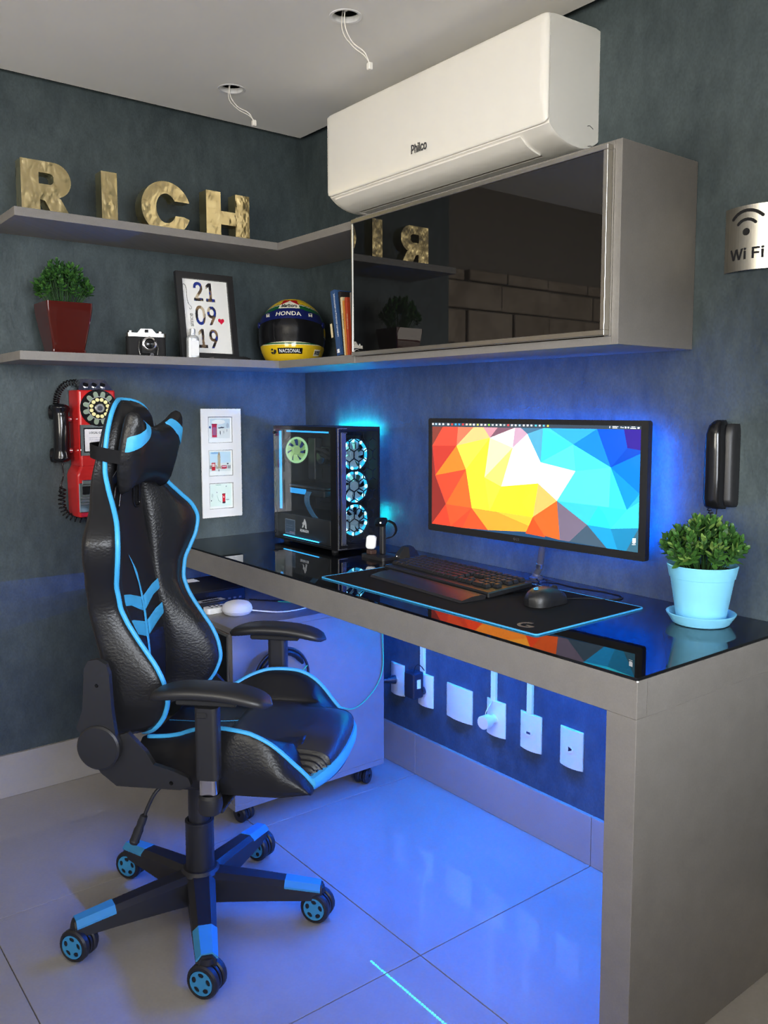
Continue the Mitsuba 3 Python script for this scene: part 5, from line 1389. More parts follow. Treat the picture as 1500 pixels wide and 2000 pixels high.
def wrap_text(s, h, phi0, z0, width, off, droop=0.0, skew=0.0):
    m = meshkit.text_mesh(s, h, 0.0008, True)
    v = np.array(m.vertices)
    v[:, 0] = (v[:, 0] - (v[:, 0].min() + v[:, 0].max()) / 2) * width / np.ptp(v[:, 0])
    out = []
    for x, y, d in v:
        p = phi0 + x / 0.119
        out.append(hsurf(p, z0 + y - droop * (1 - math.cos(p)), off + d))
    return tm(np.array(out), m.faces)


part(he, 'lettering', wrap_text('HONDA', 0.0135, -0.02, 0.1615, 0.098, 0.0044, 0.030), 'm_helmet_white', False, label='white lettering')
pa = f'{he}__patch'
scene[pa] = mikit.ply(patch(-0.44, 0.40, 0.186, 0.2165, 0.0012, 0.0010, 24, 8), 'm_helmet_white', 40)
labels[pa] = {'label': 'white and red patch with lettering'}
tri1 = []
for sgn in (-1, 1):
    rr_ = []
    for t in np.linspace(0, 1, 14):
        p = -0.02 + sgn * (0.02 + 0.40 * t)
        zl = 0.2145 - 0.0155 * t
        rr_.append([hsurf(p, zl, 0.0023), hsurf(p, 0.2172, 0.0023), hsurf(p, 0.2172, 0.0030), hsurf(p, zl, 0.0030)])
    tri1.append(loft(np.array(rr_)))
part(pa, 'chevron', cat(tri1), 'm_helmet_red', False, label='red chevron')
part(pa, 'lettering', wrap_text('Marlboro', 0.0115, -0.02, 0.1895, 0.076, 0.0024), 'm_black_matte', False)
bd = f'{he}__chin_band'
scene[bd] = mikit.ply(patch(-0.36, 0.42, 0.028, 0.0475, 0.0008, 0.0008, 20, 5), 'm_black_gloss', 40)
part(bd, 'lettering', wrap_text('NACIONAL', 0.0115, 0.03, 0.0320, 0.080, 0.0018), 'm_white', False, label='white lettering')
cg = disc(0, 0, 0.0115, 10).difference(sg.box(-0.0018, -0.02, 0.0018, 0.02)).difference(sg.box(-0.02, -0.003, 0, 0.002))
pc_ = hsurf(-0.52, 0.038, 0.0012)
Xh = -HFv * math.sin(-0.52) + HLv * math.cos(-0.52)
part(he, 'round_mark', prism(cg, 0.0008, pc_, Xh, (0, 0, 1)), 'm_black_matte', False)
part(he, 'side_badge', patch(0.86, 1.14, 0.022, 0.045, 0.0008, 0.0008, 10, 4), 'm_helmet_white', 40)
part(he, 'side_badge_lettering', wrap_text('BOSS', 0.012, 1.0, 0.028, 0.028, 0.0018), 'm_black_matte', False)
for p0 in (0.70, -0.74):
    g = rrect(-0.008, 0.008, -0.0085, 0.0085, 0.003).difference(rrect(-0.0068, 0.0068, -0.0073, 0.0073, 0.0024))
    g = g.union(sg.box(-0.0048, -0.005, -0.0022, 0.005)).union(sg.box(0.0022, -0.005, 0.0048, 0.005)).union(sg.box(-0.003, -0.001, 0.003, 0.001))
    X = -HFv * math.sin(p0) + HLv * math.cos(p0)
    part(he, 'small_emblem', prism(g, 0.0008, hsurf(p0, 0.1675 - 0.030 * (1 - math.cos(p0)), 0.0048), X, (0, 0, 1)), 'm_helmet_white', False)

# books between helmet and cabinet, leaning left
mat('m_book_blue', lin(44, 72, 112), 0.5, 0.4)
mat('m_book_dark', lin(38, 34, 34), 0.5, 0.4)
mat('m_book_cream', lin(206, 190, 150), 0.6, 0.3)
mat('m_book_orange', lin(190, 120, 44), 0.5, 0.4)
mat('m_book_red', lin(170, 62, 34), 0.5, 0.4)
mat('m_book_brown', lin(70, 46, 40), 0.5, 0.4)
mat('m_book_grey', lin(120, 112, 104), 0.6, 0.3)
books = [(0.608, 0.0225, 0.205, 0.165, 10.0, 'm_book_blue', 'tall blue book with white spine lettering, left of the row', -0.270),
         (0.6335, 0.0095, 0.200, 0.15, 8.3, 'm_book_dark', 'thin dark book right beside the tall blue book', -0.262),
         (0.6455, 0.0090, 0.180, 0.15, 7.0, 'm_book_cream', 'thin cream book left of the orange book', -0.268),
         (0.6560, 0.0080, 0.168, 0.14, 6.0, 'm_book_orange', 'thin orange book between cream and red ones', -0.270),
         (0.6655, 0.0105, 0.176, 0.14, 5.0, 'm_book_red', 'red orange book near the cabinet door', -0.270),
         (0.6790, 0.0110, 0.190, 0.16, 4.0, 'm_book_grey', 'grey brown mottled book right of the red orange book', -0.262),
         (0.6930, 0.0150, 0.190, 0.17, 3.0, 'm_book_brown', 'dark brown book beside the cabinet, rightmost of the row', -0.262)]
for x, wd, hh, dp, ang, mm, lab, yf in books:
    t = thing('book', lab, 'book', 'books on the lower shelf')
    a = math.radians(ang)
    X, Z = V3(math.cos(a), 0, math.sin(a)), V3(-math.sin(a), 0, math.cos(a))
    o = V3(x, yf, ZS2 + 0.0004)
    pm_ = lambda m: place(m, o, X, (0, 1, 0), Z)
    part(t, 'cover', pm_(cat(bx(0, 0.0018, 0.0018, dp, 0, hh), bx(wd - 0.0018, wd, 0.0018, dp, 0, hh), bx(0, wd, 0, 0.0018, 0, hh, 0.0004))), mm, False)
    part(t, 'pages', pm_(bx(0.0019, wd - 0.0019, 0.002, dp - 0.004, 0.003, hh - 0.003)), 'm_book_cream', False)
    if mm == 'm_book_blue':
        part(t, 'spine_lettering', pm_(text('Introduction to Financial Concepts', 0.0075, (0.015, -0.0001, hh - 0.012), (0, 0, -1), (1, 0, 0), 0.0003, width=0.135)), 'm_white', False)
        part(t, 'spine_label', pm_(bx(0.005, 0.017, -0.0006, -0.0001, 0.008, 0.020)), 'm_white', False)
    if mm in ('m_book_red', 'm_book_cream'):
        part(t, 'spine_lettering', pm_(text('Selected Stories', 0.0045, (wd * 0.7, -0.0001, hh - 0.05), (0, 0, -1), (1, 0, 0), 0.0003)), 'm_book_cream' if mm == 'm_book_red' else 'm_book_dark', False)
jar = thing('wooden_ball', 'dark brown rounded object behind the helmet beside the books', 'ornament')
part(jar, 'body', lathe([(0.0, 0.0004), (0.024, 0.0004), (0.036, 0.012), (0.040, 0.032), (0.034, 0.054), (0.02, 0.068), (0.0, 0.072)], 28, (0.495, -0.150, ZS2)), 'm_brown', 40)
nt = thing('sticky_note', 'small cream tab sticking out left of the tall blue book', 'paper tab')
part(nt, 'sheet', place(bx(0, 0.011, -0.0004, 0, 0, 0.044), (0.5795, -0.2708, ZS2 + 0.058), (0.985, 0, 0.174), (0, 1, 0), (-0.174, 0, 0.985)), 'm_book_cream', False)

# ------------------------------------------------------------------ left wall: payphone, triple picture
py = thing('payphone', 'red retro wall payphone with a rotary dial, half hidden by the chair', 'telephone')
YA, YB2 = -0.905, -0.785
up_r = lambda x, y0, y1, z: [(0.0006, y0, z), (x, y0, z), (x, y1, z), (0.0006, y1, z)]
def pp(z, x, g=0.0):
    c = np.array(rrect(0.0006, x, YA - g, YB2 + g, 0.010, 4).exterior.coords)[:-1]
    return np.column_stack([c, np.full(len(c), z)])
part(py, 'upper_body', loft([pp(1.052, 0.100), pp(1.285, 0.100), pp(1.291, 0.096)]), 'm_red_enamel', 35)
part(py, 'lower_body', loft([pp(0.888, 0.098, 0.008), pp(0.892, 0.104, 0.012), pp(1.020, 0.106, 0.014), pp(1.034, 0.104, 0.010), pp(1.044, 0.101, 0.003), pp(1.0515, 0.100, 0.0)]), 'm_red_enamel', 35)
part(py, 'coin_head', loft([np.array([(0.004, -0.900, 1.2915), (0.088, -0.900, 1.2915), (0.088, -0.790, 1.2915), (0.004, -0.790, 1.2915)]), np.array([(0.006, -0.882, 1.327), (0.060, -0.882, 1.327), (0.060, -0.808, 1.327), (0.006, -0.808, 1.327)])]), 'm_chrome', False, label='chrome coin head with three slots')
for y in (-0.872, -0.845, -0.818):
    part(py, 'coin_slot', lathe([(0.0085, -0.001), (0.0115, -0.001), (0.0115, 0.003), (0.0085, 0.002)], 20, (0.0745, y, 1.3085), (0.78, 0, 0.62)), 'm_chrome', 30)
    part(py, 'coin_hole', lathe([(0.0, -0.001), (0.0085, -0.001), (0.0085, 0.001), (0.0, 0.001)], 16, (0.0745, y, 1.3085), (0.78, 0, 0.62)), 'm_black_gloss', 30)
dk = f'{py}__dial'
DC = V3(0.1003, -0.842, 1.2345)
scene[dk] = mikit.ply(lathe([(0.0, 0.0), (0.0575, 0.0), (0.0590, 0.003), (0.0575, 0.008), (0.0, 0.009)], 48, DC, (1, 0, 0)), 'm_black_gloss', 30)
labels[dk] = {'label': 'round black dial'}
for q in range(12):
    an = math.radians(15 + 30 * q)
    if q == 10:
        continue
    u = V3(0, math.cos(an), math.sin(an))
    part(dk, 'number_plate', prism(sa.rotate(sg.box(-0.0075, 0.036, 0.0075, 0.046).union(disc(0, 0.046, 0.0075)), math.degrees(an) - 90, origin=(0, 0)), 0.0012, DC + [0.0093, 0, 0], (0, 1, 0), (0, 0, 1)), 'm_dial_face', False, label='grey number plate')
part(dk, 'inner_ring', lathe([(0.0345, 0.0092), (0.037, 0.0092), (0.037, 0.0115), (0.0345, 0.0115)], 40, DC, (1, 0, 0)), 'm_steel', 30)
for q in range(12):
    an = math.radians(15 + 30 * q)
    part(dk, 'button', lathe([(0.0, 0.0092), (0.0062, 0.0092), (0.0062, 0.012), (0.005, 0.0132), (0.0, 0.0135)], 16, DC + V3(0, math.cos(an), math.sin(an)) * 0.0268, (1, 0, 0)), 'm_cream', 30, label='cream push button')
part(dk, 'centre_badge', lathe([(0.0, 0.0092), (0.0150, 0.0092), (0.0150, 0.0125), (0.0130, 0.0142), (0.0, 0.0145)], 28, DC, (1, 0, 0)), 'm_steel', 30)
part(dk, 'centre_disc', lathe([(0.0, 0.0146), (0.0080, 0.0146), (0.0080, 0.0152), (0.0, 0.0152)], 24, DC, (1, 0, 0)), 'm_grey_plastic', 30)
ck = f'{py}__card_frame'
gfr = sg.box(-0.903, 1.085, -0.789, 1.182)
scene[ck] = mikit.ply(prism(gfr.difference(sg.box(-0.894, 1.094, -0.798, 1.173)), 0.006, (0.1003, 0, 0), (0, 1, 0), (0, 0, 1)), 'm_chrome', False)
labels[ck] = {'label': 'chrome card frame'}
its = [(sg.box(-0.894, 1.094, -0.798, 1.173), (18, 18, 20)), (rrect(-0.889, -0.803, 1.098, 1.168, 0.002), (232, 230, 232))]
rl = np.random.default_rng(5)
for q, z in enumerate((1.140, 1.134, 1.129, 1.123, 1.117, 1.111)):
    hw = 0.012 + 0.022 * rl.random()
    its.append((sg.box(-0.846 - hw, z, -0.846 + hw, z + 0.0012), (150, 150, 165)))
g, cc = pics(its, (0.1012, 0, 0), (0, 1, 0), (0, 0, 1))
part(ck, 'card', g, 'm_print', False, color=cc)
part(ck, 'card_lettering', text('LOCAL CALLS', 0.0062, (0.1018, -0.846, 1.1535), (0, 1, 0), (0, 0, 1), 0.0004, bold=True, center=True), 'm_grey_plastic', False, label='heading LOCAL CALLS')
vk = f'{py}__coin_return'
scene[vk] = mikit.ply(cat(bx(0.1062, 0.111, -0.915, -0.862, 0.905, 0.998, 0.002), bx(0.1062, 0.113, -0.905, -0.868, 0.993, 1.008, 0.002)), 'm_chrome', False)
labels[vk] = {'label': 'chrome coin return plate'}
part(vk, 'door', bx(0.1112, 0.114, -0.905, -0.868, 0.962, 0.988, 0.001), 'm_black_gloss', False)
for z in (0.950, 0.940, 0.930):
    part(vk, 'rib', bx(0.1112, 0.113, -0.910, -0.866, z, z + 0.004, 0.0008), 'm_steel', False)
hk = f'{py}__handset'
hp_ = [(0.044, -0.944, 1.066), (0.046, -0.945, 1.085), (0.050, -0.945, 1.12), (0.052, -0.945, 1.16), (0.050, -0.945, 1.20), (0.046, -0.945, 1.228), (0.044, -0.944, 1.246)]
scene[hk] = mikit.ply(cat(tube(spline(hp_, 40), np.interp(np.linspace(0, 1, 40), [0, 0.04, 0.12, 0.25, 0.75, 0.88, 0.96, 1], [0.018, 0.026, 0.030, 0.024, 0.023, 0.030, 0.026, 0.016]), 20)), 'm_black_gloss', 45)
labels[hk] = {'label': 'black handset'}
for z in (1.085, 1.222):
    part(hk, 'ear_cap', lathe([(0.0, 0.0), (0.022, 0.0), (0.025, 0.006), (0.022, 0.018), (0.0, 0.018)], 24, (0.026, -0.952, z), (-0.5, -0.86, 0)), 'm_black_gloss', 30)
part(py, 'hook', cat(cyl((0.045, -0.912, 1.20), (0.045, -0.93, 1.20), 0.008, 12), cyl((0.045, -0.912, 1.10), (0.045, -0.93, 1.10), 0.008, 12)), 'm_chrome', 30)
part(py, 'coiled_cord', helix([(0.030, -0.885, 1.318), (0.03, -0.918, 1.312), (0.03, -0.940, 1.290), (0.030, -0.950, 1.262), (0.030, -0.952, 1.240)], 0.0085, 15, 0.0022, 12, 6), 'm_black_gloss', True, label='black coiled cord')
part(py, 'coiled_cord', tube(spline([(0.045, -0.944, 1.060), (0.046, -0.942, 1.02), (0.050, -0.950, 0.998), (0.050, -0.956, 0.975), (0.05, -0.950, 0.955)], 20), 0.0022, 6), 'm_black_gloss', True)
part(py, 'coiled_cord', helix([(0.05, -0.946, 0.985), (0.05, -0.951, 0.95), (0.05, -0.948, 0.915), (0.05, -0.930, 0.890), (0.05, -0.89, 0.876), (0.05, -0.83, 0.872), (0.05, -0.78, 0.878)], 0.0095, 17, 0.0023, 14, 6), 'm_black_gloss', True, label='black coiled cord')

tp = thing('triple_picture', 'tall white mount with three small London prints on the left wall', 'picture')
yl, yr, zb, zt = -0.4485, -0.2905, 0.839, 1.2325
wins = [(1.109, 1.204), (0.989, 1.084), (0.869, 0.964)]
g = sg.box(yl, zb, yr, zt)
for a, b in wins:
    g = g.difference(sg.box(-0.4215, a, -0.3245, b))
part(tp, 'mount', prism(g, 0.006, (0.008, 0, 0), (0, 1, 0), (0, 0, 1)), 'm_white', False, label='white mount board')
part(tp, 'backing', bx(0.0006, 0.0078, yl + 0.003, yr - 0.003, zb + 0.003, zt - 0.003), 'm_grey_plastic', False)
part(tp, 'nail', cyl((0.001, -0.369, 1.2405), (0.006, -0.369, 1.2405), 0.0012, 10), 'm_steel', True)
def lp_(k, pts):
    """Print-local points (0..1 across, 0..1 up) of window k."""
    a, b = wins[k]
    return [(-0.4215 + 0.097 * x, a + (b - a) * y) for x, y in pts]
def rc(k, x0, x1, y0, y1):
    return lp_(k, [(x0, y0), (x1, y0), (x1, y1), (x0, y1)])
def blob(k, x, y, rx, ry):
    return lp_(k, [(x + rx * math.cos(t), y + ry * math.sin(t)) for t in np.linspace(0, 2 * math.pi, 17)[:-1]])
P0 = [(rc(0, 0, 1, 0, 1), (236, 240, 240)), (rc(0, 0.10, 0.92, 0.55, 0.93), (196, 216, 226)), (blob(0, 0.45, 0.80, 0.28, 0.09), (232, 238, 236)), (rc(0, 0.10, 0.92, 0.18, 0.55), (218, 226, 226)), (rc(0, 0.18, 0.38, 0.22, 0.70), (176, 40, 70)), (rc(0, 0.205, 0.355, 0.30, 0.60), (150, 90, 130)), (rc(0, 0.17, 0.39, 0.68, 0.73), (150, 30, 60)),
      (rc(0, 0.06, 0.14, 0.56, 0.64), (70, 96, 140)), (blob(0, 0.50, 0.575, 0.08, 0.02), (60, 64, 80)), (blob(0, 0.60, 0.59, 0.09, 0.025), (66, 72, 88)), (rc(0, 0.50, 0.53, 0.32, 0.46), (60, 64, 76)), (rc(0, 0.65, 0.67, 0.36, 0.45), (90, 96, 110)), (rc(0, 0.78, 0.80, 0.42, 0.52), (120, 130, 140)), (blob(0, 0.82, 0.66, 0.06, 0.10), (170, 186, 200))]
P1 = [(rc(1, 0, 1, 0, 1), (236, 240, 238)), (rc(1, 0.07, 0.93, 0.50, 0.93), (190, 218, 232)), (blob(1, 0.30, 0.88, 0.20, 0.04), (130, 172, 208)), (rc(1, 0.07, 0.93, 0.18, 0.50), (214, 224, 222)), (rc(1, 0.39, 0.50, 0.34, 0.80), (172, 160, 132)), (lp_(1, [(0.39, 0.80), (0.50, 0.80), (0.46, 0.90), (0.445, 0.95), (0.43, 0.90)]), (150, 140, 120)), (rc(1, 0.36, 0.53, 0.28, 0.36), (160, 154, 134)),
      (rc(1, 0.14, 0.29, 0.22, 0.52), (176, 34, 48)), (rc(1, 0.165, 0.265, 0.36, 0.48), (220, 190, 190)), (rc(1, 0.54, 0.76, 0.27, 0.40), (164, 36, 60)), (rc(1, 0.56, 0.74, 0.335, 0.375), (216, 186, 200)), (blob(1, 0.80, 0.46, 0.04, 0.03), (60, 70, 80)), (rc(1, 0.06, 0.14, 0.28, 0.42), (130, 130, 126)), (rc(1, 0.79, 0.92, 0.27, 0.40), (150, 156, 160)), (rc(1, 0.30, 0.36, 0.28, 0.42), (160, 164, 160)), (blob(1, 0.43, 0.22, 0.02, 0.04), (70, 80, 90))]
P2 = [(rc(2, 0, 1, 0, 1), (236, 242, 238)), (rc(2, 0.06, 0.94, 0.10, 0.95), (222, 240, 232)), (blob(2, 0.40, 0.92, 0.12, 0.03), (190, 216, 208)), (rc(2, 0.555, 0.675, 0.24, 0.56), (190, 38, 48)), (rc(2, 0.545, 0.685, 0.53, 0.58), (140, 40, 48)), (rc(2, 0.555, 0.675, 0.20, 0.26), (54, 44, 56)), (rc(2, 0.59, 0.635, 0.42, 0.47), (236, 220, 220)), (blob(2, 0.10, 0.33, 0.025, 0.02), (90, 96, 110)), (blob(2, 0.72, 0.85, 0.015, 0.025), (80, 96, 110)),
      (rc(2, 0.70, 0.84, 0.32, 0.345), (120, 130, 134)), (rc(2, 0.70, 0.86, 0.38, 0.39), (170, 190, 186)), (blob(2, 0.33, 0.64, 0.02, 0.02), (150, 150, 158)), (lp_(2, [(0.33, 0.52), (0.35, 0.52), (0.40, 0.34), (0.50, 0.24), (0.49, 0.23), (0.38, 0.33)]), (170, 200, 190)), (blob(2, 0.14, 0.52, 0.04, 0.08), (200, 220, 214))]
for k, P_ in enumerate((P0, P1, P2)):
    g, cc = pics(P_, (0.0082, 0, 0), (0, 1, 0), (0, 0, 1), 0.00005)
    part(tp, 'print', g, 'm_print', False, color=cc, label=['small print of a red telephone box', 'small print of a clock tower with a red bus', 'small print of a red post box'][k])
    a, b = wins[k]
    gg = sg.box(-0.4215, a, -0.3245, b)
    part(tp, 'window_edge', prism(gg.difference(gg.buffer(-0.0022, join_style=2)), 0.0015, (0.0105, 0, 0), (0, 1, 0), (0, 0, 1)), 'm_steel', False)

# ------------------------------------------------------------------ right wall: entry phone and sign
ic = thing('entry_phone', 'black wall entry phone handset between monitor and sign', 'intercom')
def ic_ring(z, x0, x1, y0, y1, n=24):
    """A rounded cross-section, deep side towards the room."""
    a = np.linspace(0, np.pi, n)
    cx, hw = (x0 + x1) / 2, (x1 - x0) / 2
    return np.array([(cx + hw * np.sign(math.cos(t)) * abs(math.cos(t)) ** 0.75, y0 + (y1 - y0) * math.sin(t) ** 0.6, z) for t in a])
part(ic, 'base', loft([ic_ring(z, 1.750 + q, 1.802 - q, -0.0006, -0.034 + d) for z, q, d in ((1.012, 0.004, 0.012), (1.018, 0.001, 0.004), (1.03, 0, 0), (1.17, 0, 0), (1.190, 0.001, 0.004), (1.199, 0.003, 0.012))]), 'm_black_plastic', 45)
part(ic, 'handset', loft([ic_ring(z, 1.740 + q, 1.7855 - q * 0.4, -0.022, -0.060 + d) for z, q, d in ((1.008, 0.004, 0.016), (1.013, 0.001, 0.006), (1.03, 0.0, 0.001), (1.08, -0.001, 0.003), (1.14, -0.0005, 0.002), (1.175, 0.002, 0.002), (1.195, 0.007, 0.008), (1.204, 0.014, 0.016), (1.2075, 0.019, 0.024))]), 'm_black_gloss', 45)
part(ic, 'coiled_cord', helix([(1.735, -0.022, 1.085), (1.736, -0.024, 1.045), (1.742, -0.026, 1.015), (1.758, -0.03, 0.985), (1.775, -0.035, 0.955), (1.785, -0.036, 0.92)], 0.0042, 26, 0.0013, 10, 5), 'm_black_gloss', True, label='black coiled cord')
part(ic, 'wire', tube(spline([(1.767, -0.030, 1.012), (1.766, -0.030, 0.995), (1.758, -0.030, 0.980)], 12), 0.0014, 6), 'm_black_matte', True)

wf = thing('wifi_sign', 'curved brushed metal Wi Fi sign on the right wall', 'sign')
WX0, WX1, WZ0, WZ1, WS = 1.7495, 1.8665, 1.5335, 1.6715, 0.017
def wsurf(x, z, off=0.0):
    t = (x - (WX0 + WX1) / 2) / ((WX1 - WX0) / 2)
    return V3(x + off * 0.55 * t, -0.0016 - WS * (1 - t * t) - off, z)
ring = []
for x in np.linspace(WX0, WX1, 30):
    ring.append([wsurf(x, WZ0), wsurf(x, WZ1), wsurf(x, WZ1, 0.0015), wsurf(x, WZ0, 0.0015)])
scene['m_brushed'] = {'type': 'twosided', 'bsdf': {'type': 'principled', 'base_color': proc(lambda p, n, uv: mix((0.58, 0.55, 0.48), (0.68, 0.65, 0.57), noise(p.x * 900, p.z * 12, 0.0))), 'roughness': 0.34, 'metallic': 1.0}}
part(wf, 'plate', loft(np.array(ring)), 'm_brushed', 40)
def warp(shape, th=0.0008):
    m = prism(shape, th)
    m = tm(*trimesh.remesh.subdivide_to_size(m.vertices, m.faces, 0.006))
    return tm(np.array([wsurf(v[0], v[1], 0.0016 + v[2]) for v in np.asarray(m.vertices)]), m.faces)
wcx, wcz = 1.8075, 1.6150
def arc(r, w, a0=43, a1=137):
    ts = np.radians(np.linspace(a0, a1, 24))
    return sg.LineString([(wcx + r * math.cos(t), wcz + r * math.sin(t)) for t in ts]).buffer(w / 2, quad_segs=4)
part(wf, 'symbol', cat(warp(disc(wcx, wcz, 0.0078)), warp(arc(0.0265, 0.0062)), warp(arc(0.0455, 0.0066))), 'm_black_matte', False, label='wireless symbol')
m = meshkit.text_mesh('Wi Fi', 0.0225, 0.0008, True)
v = np.array(m.vertices)
v[:, 0] = (v[:, 0] - (v[:, 0].min() + v[:, 0].max()) / 2) * 0.076 / np.ptp(v[:, 0]) + wcx
m = tm(*trimesh.remesh.subdivide_to_size(v, m.faces, 0.006))
part(wf, 'lettering', tm(np.array([wsurf(q[0], q[1] + 1.5575, 0.0016 + q[2]) for q in np.asarray(m.vertices)]), m.faces), 'm_black_matte', False, label='lettering Wi Fi')

# ------------------------------------------------------------------ wall plates, cable channels, plugs under the desk
plates = [(0.543, 0.615, 'first white wall plate, with a black plug in it, beside the rolling cabinet', 'socket'), (0.690, 0.765, 'white wall plate behind the black power adapter', 'socket'), (0.833, 0.950, 'wide blank white wall plate', 'blank'),
          (1.016, 1.093, 'white wall plate holding the round white plug', 'socket'), (1.155, 1.235, 'white wall plate with an oval network socket and a cable channel above', 'net'), (1.305, 1.384, 'white wall plate with an oval socket with a black opening, nearest the desk leg', 'net2')]
for x0, x1, lab, kind in plates:
    t = thing('wall_plate', lab, 'wall plate', 'wall plates under the desk')
    z0, z1 = 0.2475, 0.3565
    rg = []
    for u in np.linspace(-1, 1, 22):
        x = (x0 + x1) / 2 + u * (x1 - x0) / 2
        y = -0.0045 - 0.0085 * (1 - u * u)
        rg.append([(x, -0.0006, z0), (x, -0.0006, z1), (x, y + 0.001, z1), (x, y, z1 - 0.001), (x, y, z0 + 0.001), (x, y + 0.001, z0)])
    part(t, 'plate', loft(np.array(rg)), 'm_white_gloss', 30)
    xm = (x0 + x1) / 2
    if kind.startswith('net'):
        part(t, 'socket', prism(sa.scale(disc(0, 0, 1), 0.0145, 0.0095), 0.0015, (xm, -0.0134, 0.302), (1, 0, 0), (0, 0, 1)), 'm_white_plastic', False)
        if kind == 'net2':
            part(t, 'opening', prism(sg.Polygon([(-0.002, -0.006), (0.009, -0.001), (0.009, 0.003), (-0.002, 0.007)]), 0.0006, (xm, -0.0150, 0.302), (1, 0, 0), (0, 0, 1)), 'm_black_matte', False)
        else:
            part(t, 'opening', prism(sg.box(-0.007, -0.003, 0.007, 0.003), 0.0006, (xm, -0.0150, 0.302), (1, 0, 0), (0, 0, 1)), 'm_grey_plastic', False)
    elif kind == 'socket':
        part(t, 'socket', prism(sa.scale(disc(0, 0, 1), 0.018, 0.0105), 0.0015, (xm, -0.0134, 0.302), (1, 0, 0), (0, 0, 1)), 'm_white_plastic', False)
for x, zb_, lab in ((0.7155, 0.3568, 'white cable channel above the plate with the black adapter'), (1.0465, 0.3568, 'white cable channel above the plate with the round plug'), (1.1925, 0.3568, 'white cable channel above the network socket')):
    t = thing('cable_channel', lab, 'cable channel', 'cable channels under the desk')
    part(t, 'duct', bx(x - 0.010, x + 0.010, -0.011, -0.0006, zb_, AP - 0.0006, 0.001), 'm_white', False)
ad = thing('power_adapter', 'black power adapter plugged in below the desk with a small white sticker', 'power adapter')
part(ad, 'body', bx(0.694, 0.745, -0.070, -0.026, 0.286, 0.372, 0.004), 'm_black_plastic', False)
part(ad, 'plug', cyl((0.730, -0.0152, 0.303), (0.730, -0.0258, 0.303), 0.013, 16), 'm_black_plastic', 30)
part(ad, 'sticker', bx(0.7451, 0.7455, -0.056, -0.040, 0.320, 0.350), 'm_white', False)
part(ad, 'switch', bx(0.7452, 0.7495, -0.036, -0.028, 0.312, 0.324, 0.001), 'm_black_matte', False)
part(ad, 'cable', tube(spline([(0.722, -0.050, 0.372), (0.728, -0.050, 0.388), (0.736, -0.045, 0.398), (0.744, -0.035, 0.390), (0.742, -0.022, 0.375)], 20), 0.0016, 6), 'm_black_matte', True)
bp_ = thing('black_plug', 'black mains plug with cable in the first wall plate', 'plug')
part(bp_, 'body', lathe([(0.0, 0.0), (0.015, 0.0), (0.015, 0.010), (0.010, 0.020), (0.007, 0.045), (0.0, 0.045)], 20, (0.580, -0.0150, 0.303), (-0.35, -1, 0)), 'm_black_plastic', 30)
part(bp_, 'cable', tube(spline([(0.564, -0.060, 0.303), (0.545, -0.090, 0.300), (0.52, -0.105, 0.29), (0.48, -0.108, 0.25)], 16), 0.004, 8), 'm_black_matte', True)
wp_ = thing('round_plug', 'round white plug-in charger with a thin cable in a wall plate', 'plug')
part(wp_, 'body', lathe([(0.0, 0.0), (0.0185, 0.0), (0.0195, 0.002), (0.0205, 0.028), (0.019, 0.030), (0.0, 0.0305)], 32, (1.0585, -0.0385, 0.304), (0.10, -1, 0)), 'm_white_gloss', 30)
part(wp_, 'neck', lathe([(0.0, 0.0), (0.0125, 0.0), (0.0115, 0.023), (0.0, 0.023)], 20, (1.0555, -0.0152, 0.304), (0.10, -1, 0)), 'm_white_gloss', 30)
part(wp_, 'cable', tube(spline([(1.0605, -0.055, 0.3245), (1.060, -0.052, 0.335), (1.055, -0.035, 0.346), (1.047, -0.016, 0.354), (1.0465, -0.0125, 0.358)], 18), 0.0014, 6), 'm_white', True)

# ------------------------------------------------------------------ things on and beside the rolling cabinet
ZPD = PZ1 + 0.0002
dv = thing('video_recorder', 'black box recorder on the rolling cabinet under the desk', 'recorder')
part(dv, 'case', bx(0.125, 0.355, -0.665, -0.470, ZPD + 0.004, ZPD + 0.046, 0.002), 'm_black_plastic', False)
part(dv, 'front_panel', bx(0.3552, 0.361, -0.665, -0.470, ZPD + 0.004, ZPD + 0.045, 0.002), 'm_black_gloss', False)
for y in np.linspace(-0.645, -0.49, 9):
    part(dv, 'button', bx(0.3611, 0.3623, y - 0.005, y + 0.005, ZPD + 0.012, ZPD + 0.018, 0.0005), 'm_grey_plastic', False)
part(dv, 'foot', cat(*[cyl((x, y, ZPD), (x, y, ZPD + 0.0045), 0.008, 12) for x in (0.15, 0.335) for y in (-0.645, -0.49)]), 'm_black_matte', False)
part(dv, 'paper_slip', bx(0.14, 0.19, -0.60, -0.55, ZPD + 0.0462, ZPD + 0.0467), 'm_paper_white', False)
ad2 = thing('adapter_box', 'black power supply with a printed label between recorder and white remote', 'power supply')
o = V3(0.400, -0.612, ZPD)
tX = V3(math.cos(0.05), math.sin(0.05), 0)
tY = V3(-tX[1], tX[0], 0)
part(ad2, 'body', place(bx(-0.026, 0.018, -0.052, 0.052, 0, 0.026, 0.004), o, tX, tY), 'm_black_plastic', False)
g, cc = pics([(sg.box(-0.021, -0.046, 0.012, 0.046), (150, 150, 150)), (sg.box(-0.012, -0.030, 0.004, 0.030), (26, 26, 30)), (sg.box(0.006, -0.04, 0.009, 0.02), (60, 60, 64))], o + V3(0, 0, 0.0262), tX, tY)
part(ad2, 'label', g, 'm_print', False, color=cc)
rm = thing('remote_control', 'white remote control beside the white speaker puck', 'remote control')
o = V3(0.446, -0.606, ZPD)
part(rm, 'body', place(prism(rrect(-0.019, 0.019, -0.050, 0.050, 0.010), 0.017), o, tX, tY), 'm_white_gloss', 20)
